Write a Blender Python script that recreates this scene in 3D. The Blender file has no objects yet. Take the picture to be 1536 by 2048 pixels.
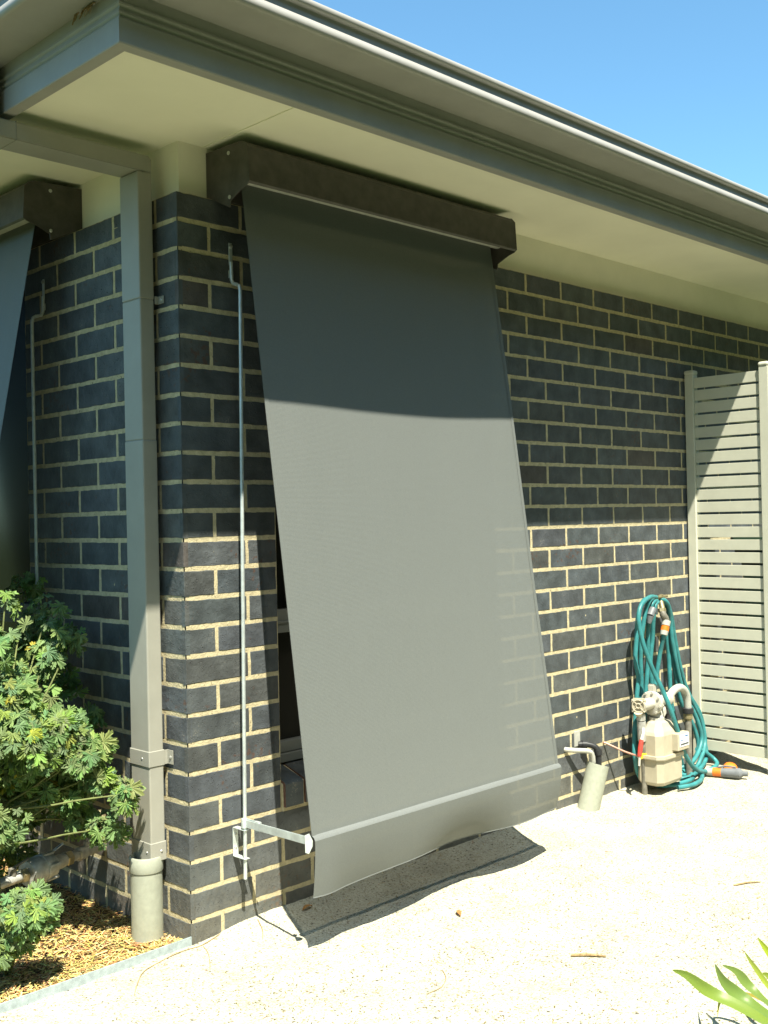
import bpy, bmesh, math, random
from mathutils import Vector, Matrix
from math import sin, cos, pi, radians
random.seed(11)
scn = bpy.context.scene
col = scn.collection

# ------------------------------------------------------------------ camera
CAM_YAW, CAM_PITCH, CAM_ROLL = 0.7867, 0.0059, -0.0216
_f = Vector((sin(CAM_YAW)*cos(CAM_PITCH), cos(CAM_YAW)*cos(CAM_PITCH), sin(CAM_PITCH)))
_r = Vector((cos(CAM_YAW), -sin(CAM_YAW), 0)); _u = _r.cross(_f)
_a = cos(CAM_ROLL)*_r + sin(CAM_ROLL)*_u
_b = -sin(CAM_ROLL)*_r + cos(CAM_ROLL)*_u
cam = bpy.data.cameras.new("camera"); camo = bpy.data.objects.new("camera", cam); col.objects.link(camo)
m = Matrix((( _a.x, _b.x, -_f.x, -1.8263), (_a.y, _b.y, -_f.y, -2.6547), (_a.z, _b.z, -_f.z, 1.2374), (0, 0, 0, 1)))
camo.matrix_world = m
cam.sensor_fit = 'HORIZONTAL'; cam.sensor_width = 36.0; cam.lens = 36*2160.98/1536
cam.clip_start = 0.05; cam.clip_end = 600
scn.camera = camo

# ------------------------------------------------------------------ sky, sun, exposure
SUN = Vector((-0.57, -1.0, 2.13)).normalized()       # direction towards the sun
elev = math.asin(SUN.z); azim = math.atan2(SUN.x, SUN.y)
w = bpy.data.worlds.new("World"); scn.world = w; w.use_nodes = True
nt = w.node_tree; bg = nt.nodes["Background"]
sky = nt.nodes.new("ShaderNodeTexSky"); sky.sky_type = 'NISHITA'; sky.sun_disc = False
sky.sun_elevation = elev; sky.sun_rotation = azim
sky.air_density = 1.0; sky.dust_density = 0.6; sky.ozone_density = 1.2
tn = nt.nodes.new("ShaderNodeVectorMath"); tn.operation = 'MULTIPLY'; tn.inputs[1].default_value = (1.08, 1.62, 1.66)
nt.links.new(sky.outputs[0], tn.inputs[0]); nt.links.new(tn.outputs[0], bg.inputs[0]); bg.inputs[1].default_value = 0.056
sl = bpy.data.lights.new("sun", 'SUN'); sl.energy = 5.0; sl.angle = radians(0.53); sl.color = (1.0, 0.955, 0.80)
so = bpy.data.objects.new("sun", sl); col.objects.link(so)
so.rotation_euler = SUN.to_track_quat('Z', 'Y').to_euler()
scn.view_settings.view_transform = 'Standard'; scn.view_settings.look = 'None'
scn.view_settings.exposure = 1.45; scn.view_settings.gamma = 1.0
scn.cycles.max_bounces = 8; scn.cycles.transparent_max_bounces = 8

# ------------------------------------------------------------------ helpers
def tag(o, label=None, cat=None, group=None, kind=None):
    if label: o['label'] = label
    if cat: o['category'] = cat
    if group: o['group'] = group
    if kind: o['kind'] = kind
    return o

def thing(name, label, cat, loc=(0, 0, 0), group=None):
    o = bpy.data.objects.new(name, None); col.objects.link(o); o.location = loc
    o.empty_display_size = 0.05
    return tag(o, label, cat, group)

class MB:
    """collects shapes in world coordinates; build() links them as one mesh object"""
    def __init__(s): s.v = []; s.f = []; s.mi = []; s.sm = []; s.c = []; s.hasc = False
    def add(s, vs, fs, mi=0, smooth=False, c=None):
        n = len(s.v); s.v += [tuple(p) for p in vs]
        for f in fs:
            s.f.append(tuple(i+n for i in f)); s.mi.append(mi); s.sm.append(smooth); s.c.append(c)
        if c is not None: s.hasc = True
        return s
    def box(s, x0, x1, y0, y1, z0, z1, mi=0, bev=0.0, c=None):
        x0, x1 = min(x0, x1), max(x0, x1); y0, y1 = min(y0, y1), max(y0, y1); z0, z1 = min(z0, z1), max(z0, z1)
        if bev <= 0:
            vs = [(x, y, z) for z in (z0, z1) for y in (y0, y1) for x in (x0, x1)]
            fs = [(0, 2, 3, 1), (4, 5, 7, 6), (0, 1, 5, 4), (2, 6, 7, 3), (0, 4, 6, 2), (1, 3, 7, 5)]
            return s.add(vs, fs, mi, c=c)
        bm = bmesh.new(); bmesh.ops.create_cube(bm, size=1)
        for v in bm.verts:
            v.co = Vector((x0 + (v.co.x+.5)*(x1-x0), y0 + (v.co.y+.5)*(y1-y0), z0 + (v.co.z+.5)*(z1-z0)))
        bmesh.ops.bevel(bm, geom=list(bm.edges), offset=bev, segments=2, affect='EDGES', profile=0.5)
        return s.bm(bm, mi, c=c)
    def bm(s, bm, mi=0, smooth=False, c=None, mat=None):
        if mat is not None: bm.transform(mat)
        bm.verts.ensure_lookup_table(); bm.faces.ensure_lookup_table()
        s.add([v.co[:] for v in bm.verts], [[v.index for v in f.verts] for f in bm.faces], mi, smooth, c); bm.free(); return s
    def tube(s, pts, r, n=10, mi=0, caps=True, c=None, sub=0, aspect=None):
        P = [Vector(p) for p in pts]
        R = list(r) if isinstance(r, (list, tuple)) else [r]*len(P)
        if sub:
            Q = []; RR = []
            for i in range(len(P)-1):
                p0 = P[max(i-1, 0)]; p1 = P[i]; p2 = P[i+1]; p3 = P[min(i+2, len(P)-1)]
                for k in range(sub):
                    t = k/sub
                    Q.append(0.5*((2*p1) + (p2-p0)*t + (2*p0-5*p1+4*p2-p3)*t*t + (3*p1-p0-3*p2+p3)*t**3)); RR.append(R[i]*(1-t)+R[i+1]*t)
            Q.append(P[-1]); RR.append(R[-1]); P, R = Q, RR
        T = []
        for i in range(len(P)):
            d = P[min(i+1, len(P)-1)] - P[max(i-1, 0)]
            T.append(d.normalized() if d.length > 1e-9 else Vector((0, 0, 1)))
        ref = Vector((0, 0, 1)) if abs(T[0].z) < .9 else Vector((1, 0, 0))
        N = (ref - T[0]*ref.dot(T[0])).normalized(); vs = []; fs = []
        for i, p in enumerate(P):
            N = (N - T[i]*N.dot(T[i])); N = N.normalized() if N.length > 1e-6 else T[i].orthogonal().normalized()
            B = T[i].cross(N)
            for k in range(n):
                a = 2*pi*k/n; vs.append(p + (N*cos(a) + B*sin(a))*R[i])
        for i in range(len(P)-1):
            for k in range(n):
                fs.append((i*n+k, i*n+(k+1) % n, (i+1)*n+(k+1) % n, (i+1)*n+k))
        s.add(vs, fs, mi, True, c)
        if caps:
            s.add([vs[k] for k in range(n)][::-1], [tuple(range(n))], mi, False, c)
            s.add(vs[-n:], [tuple(range(n))], mi, False, c)
        return s
    def cyl(s, p0, p1, r0, r1=None, n=24, mi=0, c=None):
        return s.tube([p0, p1], [r0, r1 if r1 is not None else r0], n=n, mi=mi, c=c)
    def lathe(s, p0, axis, prof, n=24, mi=0, smooth=True):
        """prof: list of (dist along axis, radius)"""
        ax = Vector(axis).normalized(); o = Vector(p0); N = ax.orthogonal().normalized(); B = ax.cross(N); vs = []; fs = []
        for d, r in prof:
            for k in range(n):
                a = 2*pi*k/n; vs.append(o + ax*d + (N*cos(a)+B*sin(a))*max(r, 1e-5))
        for i in range(len(prof)-1):
            for k in range(n): fs.append((i*n+k, i*n+(k+1) % n, (i+1)*n+(k+1) % n, (i+1)*n+k))
        fs.append(tuple(range(n))[::-1]); fs.append(tuple(range((len(prof)-1)*n, len(prof)*n)))
        return s.add(vs, fs, mi, smooth)
    def obox(s, c0, ax, ay, az, mi=0, bev=0):
        """oriented box: centre, three half-extent vectors"""
        c0 = Vector(c0); A, B, Cc = Vector(ax), Vector(ay), Vector(az)
        vs = [c0 + i*A + j*B + k*Cc for k in (-1, 1) for j in (-1, 1) for i in (-1, 1)]
        fs = [(0, 2, 3, 1), (4, 5, 7, 6), (0, 1, 5, 4), (2, 6, 7, 3), (0, 4, 6, 2), (1, 3, 7, 5)]
        if not bev: return s.add(vs, fs, mi)
        bm = bmesh.new(); bv = [bm.verts.new(v) for v in vs]
        for f in fs: bm.faces.new([bv[i] for i in f])
        bmesh.ops.recalc_face_normals(bm, faces=bm.faces); bmesh.ops.bevel(bm, geom=list(bm.edges), offset=bev, segments=2, affect='EDGES')
        return s.bm(bm, mi)
    def prism(s, poly, p0, p1, fn, mi=0):
        """extrude a closed 2-D polygon between parameters p0 and p1; fn(a, b, t) -> xyz"""
        n = len(poly); vs = [fn(a, b, p0) for a, b in poly] + [fn(a, b, p1) for a, b in poly]
        fs = [(i, (i+1) % n, n+(i+1) % n, n+i) for i in range(n)] + [tuple(range(n))[::-1], tuple(range(n, 2*n))]
        return s.add(vs, fs, mi)
    def build(s, name, mats, parent=None, recalc=True, loc=None, smooth_angle=None):
        me = bpy.data.meshes.new(name)
        me.from_pydata([tuple(v) for v in s.v], [], s.f)
        for mt in (mats if isinstance(mats, (list, tuple)) else [mats]): me.materials.append(mt)
        me.polygons.foreach_set('material_index', s.mi); me.polygons.foreach_set('use_smooth', s.sm)
        if s.hasc:
            ca = me.color_attributes.new('tint', 'FLOAT_COLOR', 'CORNER'); i = 0; arr = []
            for f, c in zip(s.f, s.c):
                c = c or (1, 1, 1)
                arr += [c[0], c[1], c[2], 1.0]*len(f)
            ca.data.foreach_set('color', arr)
        if recalc:
            b = bmesh.new(); b.from_mesh(me); bmesh.ops.recalc_face_normals(b, faces=b.faces); b.to_mesh(me); b.free()
        o = bpy.data.objects.new(name, me); col.objects.link(o)
        if parent is not None:
            o.parent = parent; o.matrix_parent_inverse = Matrix.Translation(Vector(parent.location)).inverted() if parent.type == 'EMPTY' else Matrix()
        me.update()
        if any(s.sm): me.set_sharp_from_angle(angle=radians(38))
        return o

# ------------------------------------------------------------------ materials
def mat(name, colr, rough=0.6, metal=0.0, spec=0.4, noise=None, bump=None, tint=False, spots=None, coat=0.0, trans=None):
    """noise=(scale, amount): base colour mottling; bump=(scale, strength, distance); spots=(scale, threshold, colour)"""
    m = bpy.data.materials.new(name); m.use_nodes = True; nt = m.node_tree; N = nt.nodes; L = nt.links
    b = N['Principled BSDF']; b.inputs['Roughness'].default_value = rough; b.inputs['Metallic'].default_value = metal
    b.inputs['Specular IOR Level'].default_value = spec; b.inputs['Coat Weight'].default_value = coat
    tc = N.new('ShaderNodeTexCoord'); geo = N.new('ShaderNodeNewGeometry'); P = geo.outputs['Position']
    rgb = N.new('ShaderNodeRGB'); rgb.outputs[0].default_value = (*colr, 1); out = rgb.outputs[0]
    if tint:
        at = N.new('ShaderNodeAttribute'); at.attribute_name = 'tint'
        mx = N.new('ShaderNodeMix'); mx.data_type = 'RGBA'; mx.blend_type = 'MULTIPLY'; mx.inputs[0].default_value = 1
        L.new(out, mx.inputs[6]); L.new(at.outputs['Color'], mx.inputs[7]); out = mx.outputs[2]
    if noise:
        n = N.new('ShaderNodeTexNoise'); n.inputs['Scale'].default_value = noise[0]; n.inputs['Detail'].default_value = 6; n.inputs['Roughness'].default_value = .6
        L.new(P, n.inputs['Vector'])
        mr = N.new('ShaderNodeMapRange'); mr.inputs[1].default_value = .3; mr.inputs[2].default_value = .7
        mr.inputs[3].default_value = 1-noise[1]; mr.inputs[4].default_value = 1+noise[1]; L.new(n.outputs[0], mr.inputs[0])
        mx = N.new('ShaderNodeVectorMath'); mx.operation = 'SCALE'; L.new(out, mx.inputs[0]); L.new(mr.outputs[0], mx.inputs['Scale']); out = mx.outputs[0]
    if spots:
        n = N.new('ShaderNodeTexNoise'); n.inputs['Scale'].default_value = spots[0]; n.inputs['Detail'].default_value = 3; L.new(P, n.inputs['Vector'])
        mr = N.new('ShaderNodeMapRange'); mr.inputs[1].default_value = spots[1]; mr.inputs[2].default_value = spots[1]+.04; L.new(n.outputs[0], mr.inputs[0])
        mx = N.new('ShaderNodeMix'); mx.data_type = 'RGBA'; L.new(mr.outputs[0], mx.inputs[0]); L.new(out, mx.inputs[6]); mx.inputs[7].default_value = (*spots[2], 1); out = mx.outputs[2]
    L.new(out, b.inputs['Base Color'])
    if bump:
        n = N.new('ShaderNodeTexNoise'); n.inputs['Scale'].default_value = bump[0]; n.inputs['Detail'].default_value = 5; L.new(P, n.inputs['Vector'])
        bp = N.new('ShaderNodeBump'); bp.inputs['Strength'].default_value = bump[1]; bp.inputs['Distance'].default_value = bump[2]
        L.new(n.outputs[0], bp.inputs['Height']); L.new(bp.outputs[0], b.inputs['Normal'])
    if trans:
        o = N['Material Output']; t = N.new('ShaderNodeBsdfTranslucent'); t.inputs[0].default_value = (*trans[1], 1)
        ms = N.new('ShaderNodeMixShader'); ms.inputs[0].default_value = trans[0]
        L.new(b.outputs[0], ms.inputs[1]); L.new(t.outputs[0], ms.inputs[2]); L.new(ms.outputs[0], o.inputs[0])
    return m

def brick_material():
    m = mat('charcoal_brick', (0.064, 0.072, 0.075), rough=0.55, spec=0.5, tint=True)
    nt = m.node_tree; N = nt.nodes; L = nt.links; b = N['Principled BSDF']
    geo = N.new('ShaderNodeNewGeometry'); P = geo.outputs['Position']
    base = b.inputs['Base Color'].links[0].from_socket
    # blotches of brown and pale dust, patches of rust burn
    n1 = N.new('ShaderNodeTexNoise'); n1.inputs['Scale'].default_value = 14; n1.inputs['Detail'].default_value = 7; L.new(P, n1.inputs['Vector'])
    r1 = N.new('ShaderNodeMapRange'); r1.inputs[1].default_value = .35; r1.inputs[2].default_value = .7; r1.inputs[3].default_value = .72; r1.inputs[4].default_value = 1.35; L.new(n1.outputs[0], r1.inputs[0])
    sc = N.new('ShaderNodeVectorMath'); sc.operation = 'SCALE'; L.new(base, sc.inputs[0]); L.new(r1.outputs[0], sc.inputs['Scale'])
    n2 = N.new('ShaderNodeTexNoise'); n2.inputs['Scale'].default_value = 60; n2.inputs['Detail'].default_value = 4; L.new(P, n2.inputs['Vector'])
    n3 = N.new('ShaderNodeTexNoise'); n3.inputs['Scale'].default_value = 5; n3.inputs['Detail'].default_value = 2; L.new(P, n3.inputs['Vector'])
    ad = N.new('ShaderNodeMath'); ad.operation = 'MULTIPLY'; L.new(n2.outputs[0], ad.inputs[0]); L.new(n3.outputs[0], ad.inputs[1])
    r2 = N.new('ShaderNodeMapRange'); r2.inputs[1].default_value = .36; r2.inputs[2].default_value = .42; r2.inputs[4].default_value = .75; L.new(ad.outputs[0], r2.inputs[0])
    mx = N.new('ShaderNodeMix'); mx.data_type = 'RGBA'; L.new(r2.outputs[0], mx.inputs[0]); L.new(sc.outputs[0], mx.inputs[6]); mx.inputs[7].default_value = (.085, .045, .03, 1)
    # mortar smears: pale specks
    n4 = N.new('ShaderNodeTexNoise'); n4.inputs['Scale'].default_value = 210; n4.inputs['Detail'].default_value = 3; L.new(P, n4.inputs['Vector'])
    m4 = N.new('ShaderNodeMath'); m4.operation = 'MULTIPLY'; L.new(n4.outputs[0], m4.inputs[0]); L.new(n1.outputs[0], m4.inputs[1])
    r4 = N.new('ShaderNodeMapRange'); r4.inputs[1].default_value = .405; r4.inputs[2].default_value = .45; r4.inputs[4].default_value = .8; L.new(m4.outputs[0], r4.inputs[0])
    mx2 = N.new('ShaderNodeMix'); mx2.data_type = 'RGBA'; L.new(r4.outputs[0], mx2.inputs[0]); L.new(mx.outputs[2], mx2.inputs[6]); mx2.inputs[7].default_value = (.24, .22, .17, 1)
    sx = N.new('ShaderNodeSeparateXYZ'); L.new(P, sx.inputs[0])
    zr = N.new('ShaderNodeMapRange'); zr.inputs[1].default_value = .02; zr.inputs[2].default_value = .30; zr.inputs[3].default_value = .55; zr.inputs[4].default_value = 0; L.new(sx.outputs[2], zr.inputs[0])
    zm = N.new('ShaderNodeMath'); zm.operation = 'MULTIPLY'; L.new(zr.outputs[0], zm.inputs[0]); L.new(n2.outputs[0], zm.inputs[1])
    mx3 = N.new('ShaderNodeMix'); mx3.data_type = 'RGBA'; L.new(zm.outputs[0], mx3.inputs[0]); L.new(mx2.outputs[2], mx3.inputs[6]); mx3.inputs[7].default_value = (.22, .20, .15, 1)
    BASE_OUT = mx3.outputs[2]
    # pitted texture
    v = N.new('ShaderNodeTexVoronoi'); v.inputs['Scale'].default_value = 170; L.new(P, v.inputs['Vector'])
    rv = N.new('ShaderNodeMapRange'); rv.inputs[1].default_value = .05; rv.inputs[2].default_value = .32; L.new(v.outputs['Distance'], rv.inputs[0])
    n5 = N.new('ShaderNodeTexNoise'); n5.inputs['Scale'].default_value = 55; n5.inputs['Detail'].default_value = 6; L.new(P, n5.inputs['Vector'])
    r5 = N.new('ShaderNodeMapRange'); r5.inputs[1].default_value = .5; r5.inputs[2].default_value = .62; L.new(n5.outputs[0], r5.inputs[0])
    # pits only where the coarse noise allows them
    inv = N.new('ShaderNodeMath'); inv.operation = 'MAXIMUM'; L.new(rv.outputs[0], inv.inputs[0])
    iv = N.new('ShaderNodeMath'); iv.operation = 'SUBTRACT'; iv.inputs[0].default_value = 1; L.new(r5.outputs[0], iv.inputs[1]); L.new(iv.outputs[0], inv.inputs[1])
    pd = N.new('ShaderNodeMapRange'); pd.inputs[3].default_value = .45; L.new(inv.outputs[0], pd.inputs[0])
    pc = N.new('ShaderNodeVectorMath'); pc.operation = 'SCALE'; L.new(BASE_OUT, pc.inputs[0]); L.new(pd.outputs[0], pc.inputs['Scale']); L.new(pc.outputs[0], b.inputs['Base Color'])
    su = N.new('ShaderNodeMath'); su.operation = 'MULTIPLY_ADD'; L.new(n5.outputs[0], su.inputs[0]); su.inputs[1].default_value = .9; L.new(inv.outputs[0], su.inputs[2])
    bp = N.new('ShaderNodeBump'); bp.inputs['Strength'].default_value = 1.0; bp.inputs['Distance'].default_value = .0034
    L.new(su.outputs[0], bp.inputs['Height']); L.new(bp.outputs[0], b.inputs['Normal'])
    return m

M = {}
M['brick'] = brick_material()
M['brick_side'] = mat('brick_burnt_side', (0.12, 0.06, 0.04), rough=.8, noise=(40, .4), bump=(120, .6, .002))
M['mortar'] = mat('cream_mortar', (0.47, 0.41, 0.26), rough=.95, spec=.1, noise=(45, .22), bump=(160, .9, .0022), spots=(95, .66, (.2, .17, .1)))
M['cream'] = mat('cream_eave_paint', (0.80, 0.765, 0.62), rough=.75, spec=.2, noise=(3, .04), bump=(30, .15, .001))
M['cream2'] = mat('cream_frieze_paint', (0.79, 0.75, 0.63), rough=.7, spec=.2, noise=(4, .05))
M['steelpaint'] = mat('grey_green_steel_paint', (0.32, 0.312, 0.29), rough=.42, spec=.5, noise=(9, .07), bump=(7, .25, .002))
M['steelpaint2'] = mat('grey_green_downpipe_paint', (0.285, 0.28, 0.24), rough=.42, spec=.5, noise=(9, .06), bump=(14, .12, .001))
M['pvc'] = mat('grey_painted_pipe', (0.30, 0.315, 0.255), rough=.5, spec=.4, noise=(60, .08), bump=(220, .25, .0006))
M['box'] = mat('dark_bronze_powder_coat', (0.064, 0.058, 0.048), rough=.5, spec=.4, noise=(22, .3), bump=(300, .2, .0004))
M['zinc'] = mat('galvanised_steel', (0.62, 0.68, 0.67), rough=.42, metal=.55, noise=(35, .15), bump=(120, .15, .0004))
M['zinc_dull'] = mat('galvanised_edging', (0.38, 0.45, 0.48), rough=.55, metal=.35, noise=(60, .2), bump=(150, .3, .0006))
M['brass'] = mat('weathered_brass', (0.36, 0.31, 0.18), rough=.42, metal=.7, noise=(60, .25), bump=(180, .3, .0005))
M['bronze'] = mat('dull_bronze_casting', (0.42, 0.42, 0.39), rough=.5, metal=.3, noise=(45, .3), bump=(140, .5, .0008))
M['grey_iron'] = mat('dull_grey_pipe', (0.19, 0.18, 0.15), rough=.6, metal=.3, noise=(40, .35), bump=(90, .4, .001))
M['black'] = mat('black_plastic', (0.022, 0.023, 0.025), rough=.45, noise=(40, .2))
M['beige'] = mat('beige_meter_paint', (0.40, 0.36, 0.27), rough=.45, noise=(25, .08), bump=(60, .15, .001))
M['lightgrey'] = mat('light_grey_casting', (0.46, 0.44, 0.38), rough=.5, noise=(60, .14), bump=(80, .3, .001))
M['white'] = mat('white_label', (0.75, 0.75, 0.72), rough=.5)
M['blue'] = mat('blue_print', (0.06, 0.16, 0.36), rough=.5)
M['dark_print'] = mat('dark_print', (0.07, 0.08, 0.09), rough=.5)
M['red'] = mat('red_plastic_sleeve', (0.52, 0.05, 0.035), rough=.5, noise=(50, .2))
M['yellow'] = mat('yellow_tag_plastic', (0.72, 0.50, 0.03), rough=.5)
M['orange'] = mat('orange_plastic', (0.70, 0.17, 0.02), rough=.4, noise=(60, .1))
M['greyplastic'] = mat('grey_plastic', (0.14, 0.15, 0.16), rough=.5, noise=(60, .15))
M['palegrey'] = mat('pale_grey_plastic', (0.38, 0.38, 0.34), rough=.5, noise=(60, .1))
M['hose'] = mat('teal_garden_hose', (0.033, 0.185, 0.195), rough=.45, spec=.4, noise=(25, .25), bump=(260, .3, .0006))
M['copper'] = mat('dull_copper', (0.38, 0.21, 0.16), rough=.5, metal=.4, noise=(40, .2))
M['fence'] = mat('cream_green_powder_coat', (0.50, 0.50, 0.41), rough=.45, spec=.4, noise=(12, .05))
M['glass'] = mat('dark_window_glass', (0.026, 0.025, 0.021), rough=.15, spec=.35)
M['frame'] = mat('grey_window_aluminium', (0.20, 0.21, 0.19), rough=.45)
M['screw'] = mat('screw_head_metal', (0.5, 0.5, 0.47), rough=.35, metal=.7)
M['roof'] = mat('roof_tile_grey', (0.10, 0.10, 0.10), rough=.8, noise=(8, .2))
M['stem'] = mat('shrub_stem', (0.13, 0.15, 0.05), rough=.8, noise=(60, .3))
M['leaf'] = mat('geranium_leaf', (0.175, 0.255, 0.10), rough=.6, spec=.25, tint=True, bump=(130, .6, .0012), trans=(.28, (.16, .30, .04)))
M['strap_leaf'] = mat('strap_leaf', (0.13, 0.20, 0.055), rough=.42, spec=.4, tint=True, bump=(50, .3, .001), trans=(.35, (.32, .42, .03)))
M['straw'] = mat('straw_mulch', (0.48, 0.39, 0.19), rough=.9, spec=.1, tint=True)
M['litter'] = mat('dry_litter', (0.22, 0.165, 0.085), rough=.9, spec=.1, tint=True)
M['stone'] = mat('small_stone', (0.42, 0.39, 0.30), rough=.9, spec=.1, tint=True)
M['twig'] = mat('dry_twig', (0.28, 0.20, 0.10), rough=.9, spec=.1, noise=(120, .4))
M['dryleaf'] = mat('dry_brown_leaf', (0.40, 0.21, 0.07), rough=.7, noise=(90, .3), trans=(.2, (.5, .25, .05)))
M['soil'] = mat('dark_soil', (0.075, 0.05, 0.03), rough=1, spec=.05, noise=(30, .4), bump=(40, .8, .01))
M['lawn'] = mat('dull_grass_ground', (0.055, 0.075, 0.03), rough=1, spec=.05, noise=(3, .35), bump=(60, .8, .02))

def cloth_material(name, alpha_open, base=(0.136, 0.147, 0.140)):
    m = mat(name, base, rough=.62, spec=.5)
    nt = m.node_tree; N = nt.nodes; L = nt.links; b = N['Principled BSDF']; o = N['Material Output']
    geo = N.new('ShaderNodeNewGeometry'); P = geo.outputs['Position']
    # woven yarns: two crossed fine waves, a few slubs
    sep = N.new('ShaderNodeSeparateXYZ'); L.new(P, sep.inputs[0])
    hs = []
    for ax, k in (('X', 1500.0), ('Z', 1700.0)):
        mu = N.new('ShaderNodeMath'); mu.operation = 'MULTIPLY'; L.new(sep.outputs[ax], mu.inputs[0]); mu.inputs[1].default_value = k
        sn = N.new('ShaderNodeMath'); sn.operation = 'SINE'; L.new(mu.outputs[0], sn.inputs[0]); hs.append(sn.outputs[0])
    ad = N.new('ShaderNodeMath'); ad.operation = 'ADD'; L.new(hs[0], ad.inputs[0]); L.new(hs[1], ad.inputs[1])
    bp = N.new('ShaderNodeBump'); bp.inputs['Strength'].default_value = .25; bp.inputs['Distance'].default_value = .0004
    L.new(ad.outputs[0], bp.inputs['Height'])
    mp = N.new('ShaderNodeMapping'); mp.inputs['Scale'].default_value = (1.5, 1.5, .25); L.new(P, mp.inputs[0])
    nw = N.new('ShaderNodeTexNoise'); nw.inputs['Scale'].default_value = 4; nw.inputs['Detail'].default_value = 3; L.new(mp.outputs[0], nw.inputs['Vector'])
    bp2 = N.new('ShaderNodeBump'); bp2.inputs['Strength'].default_value = .35; bp2.inputs['Distance'].default_value = .012; L.new(nw.outputs[0], bp2.inputs['Height'])
    L.new(bp.outputs[0], bp2.inputs['Normal']); L.new(bp2.outputs[0], b.inputs['Normal'])
    nn = N.new('ShaderNodeTexNoise'); nn.inputs['Scale'].default_value = 300; nn.inputs['Detail'].default_value = 2; L.new(P, nn.inputs['Vector'])
    mr = N.new('ShaderNodeMapRange'); mr.inputs[1].default_value = .3; mr.inputs[2].default_value = .7; mr.inputs[3].default_value = .93; mr.inputs[4].default_value = 1.07; L.new(nn.outputs[0], mr.inputs[0])
    sc = N.new('ShaderNodeVectorMath'); sc.operation = 'SCALE'; sc.inputs[0].default_value = base; L.new(mr.outputs[0], sc.inputs['Scale']); L.new(sc.outputs[0], b.inputs['Base Color'])
    t = N.new('ShaderNodeBsdfTransparent'); ms = N.new('ShaderNodeMixShader'); ms.inputs[0].default_value = alpha_open
    L.new(b.outputs[0], ms.inputs[1]); L.new(t.outputs[0], ms.inputs[2]); L.new(ms.outputs[0], o.inputs[0])
    return m
M['cloth'] = cloth_material('grey_mesh_cloth', .065)
M['seam'] = cloth_material('grey_mesh_seam', .075, (.145, .155, .15))

def ground_material():
    m = mat('crushed_granite', (0.47, 0.445, 0.35), rough=.95, spec=.1)
    nt = m.node_tree; N = nt.nodes; L = nt.links; b = N['Principled BSDF']
    geo = N.new('ShaderNodeNewGeometry'); P = geo.outputs['Position']
    v = N.new('ShaderNodeTexVoronoi'); v.inputs['Scale'].default_value = 210; L.new(P, v.inputs['Vector'])
    cr = N.new('ShaderNodeValToRGB'); e = cr.color_ramp.elements
    e[0].position = 0.0; e[0].color = (.10, .09, .07, 1); e[1].position = 1; e[1].color = (.56, .54, .43, 1)
    for p, c in ((.03, (.24, .215, .16, 1)), (.08, (.41, .38, .29, 1)), (.45, (.475, .45, .35, 1)), (.8, (.50, .475, .37, 1))):
        q = e.new(p); q.color = c
    sp = N.new('ShaderNodeSeparateColor'); L.new(v.outputs['Color'], sp.inputs[0]); L.new(sp.outputs[0], cr.inputs[0])
    n = N.new('ShaderNodeTexNoise'); n.inputs['Scale'].default_value = 5; n.inputs['Detail'].default_value = 8; n.inputs['Roughness'].default_value = .65; L.new(P, n.inputs['Vector'])
    mr = N.new('ShaderNodeMapRange'); mr.inputs[1].default_value = .3; mr.inputs[2].default_value = .7; mr.inputs[3].default_value = .74; mr.inputs[4].default_value = 1.04; L.new(n.outputs[0], mr.inputs[0])
    sc = N.new('ShaderNodeVectorMath'); sc.operation = 'SCALE'; L.new(cr.outputs[0], sc.inputs[0]); L.new(mr.outputs[0], sc.inputs['Scale'])
    v2 = N.new('ShaderNodeTexVoronoi'); v2.inputs['Scale'].default_value = 105; L.new(P, v2.inputs['Vector'])
    s2 = N.new('ShaderNodeSeparateColor'); L.new(v2.outputs['Color'], s2.inputs[0])
    n4 = N.new('ShaderNodeTexNoise'); n4.inputs['Scale'].default_value = 4; n4.inputs['Detail'].default_value = 4; L.new(P, n4.inputs['Vector'])
    a4 = N.new('ShaderNodeMath'); a4.operation = 'MULTIPLY_ADD'; L.new(n4.outputs[0], a4.inputs[0]); a4.inputs[1].default_value = .9; L.new(s2.outputs[1], a4.inputs[2])
    d4 = N.new('ShaderNodeMapRange'); d4.inputs[1].default_value = 1.10; d4.inputs[2].default_value = 1.22; d4.inputs[3].default_value = 0; d4.inputs[4].default_value = .75; L.new(a4.outputs[0], d4.inputs[0])
    ds = N.new('ShaderNodeMapRange'); ds.inputs[1].default_value = .22; ds.inputs[2].default_value = .34; ds.inputs[3].default_value = 1; ds.inputs[4].default_value = 0; L.new(v2.outputs['Distance'], ds.inputs[0])
    mm = N.new('ShaderNodeMath'); mm.operation = 'MULTIPLY'; L.new(d4.outputs[0], mm.inputs[0]); L.new(ds.outputs[0], mm.inputs[1])
    mg = N.new('ShaderNodeMix'); mg.data_type = 'RGBA'; L.new(mm.outputs[0], mg.inputs[0]); L.new(sc.outputs[0], mg.inputs[6]); mg.inputs[7].default_value = (.17, .16, .10, 1)
    L.new(mg.outputs[2], b.inputs['Base Color'])
    n2 = N.new('ShaderNodeTexNoise'); n2.inputs['Scale'].default_value = 90; n2.inputs['Detail'].default_value = 6; L.new(P, n2.inputs['Vector'])
    ad = N.new('ShaderNodeMath'); ad.operation = 'MULTIPLY_ADD'; L.new(v.outputs['Distance'], ad.inputs[0]); ad.inputs[1].default_value = -.8; L.new(n2.outputs[0], ad.inputs[2])
    bp = N.new('ShaderNodeBump'); bp.inputs['Strength'].default_value = .9; bp.inputs['Distance'].default_value = .004
    L.new(ad.outputs[0], bp.inputs['Height']); L.new(bp.outputs[0], b.inputs['Normal'])
    return m
M['gravel'] = ground_material()

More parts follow.
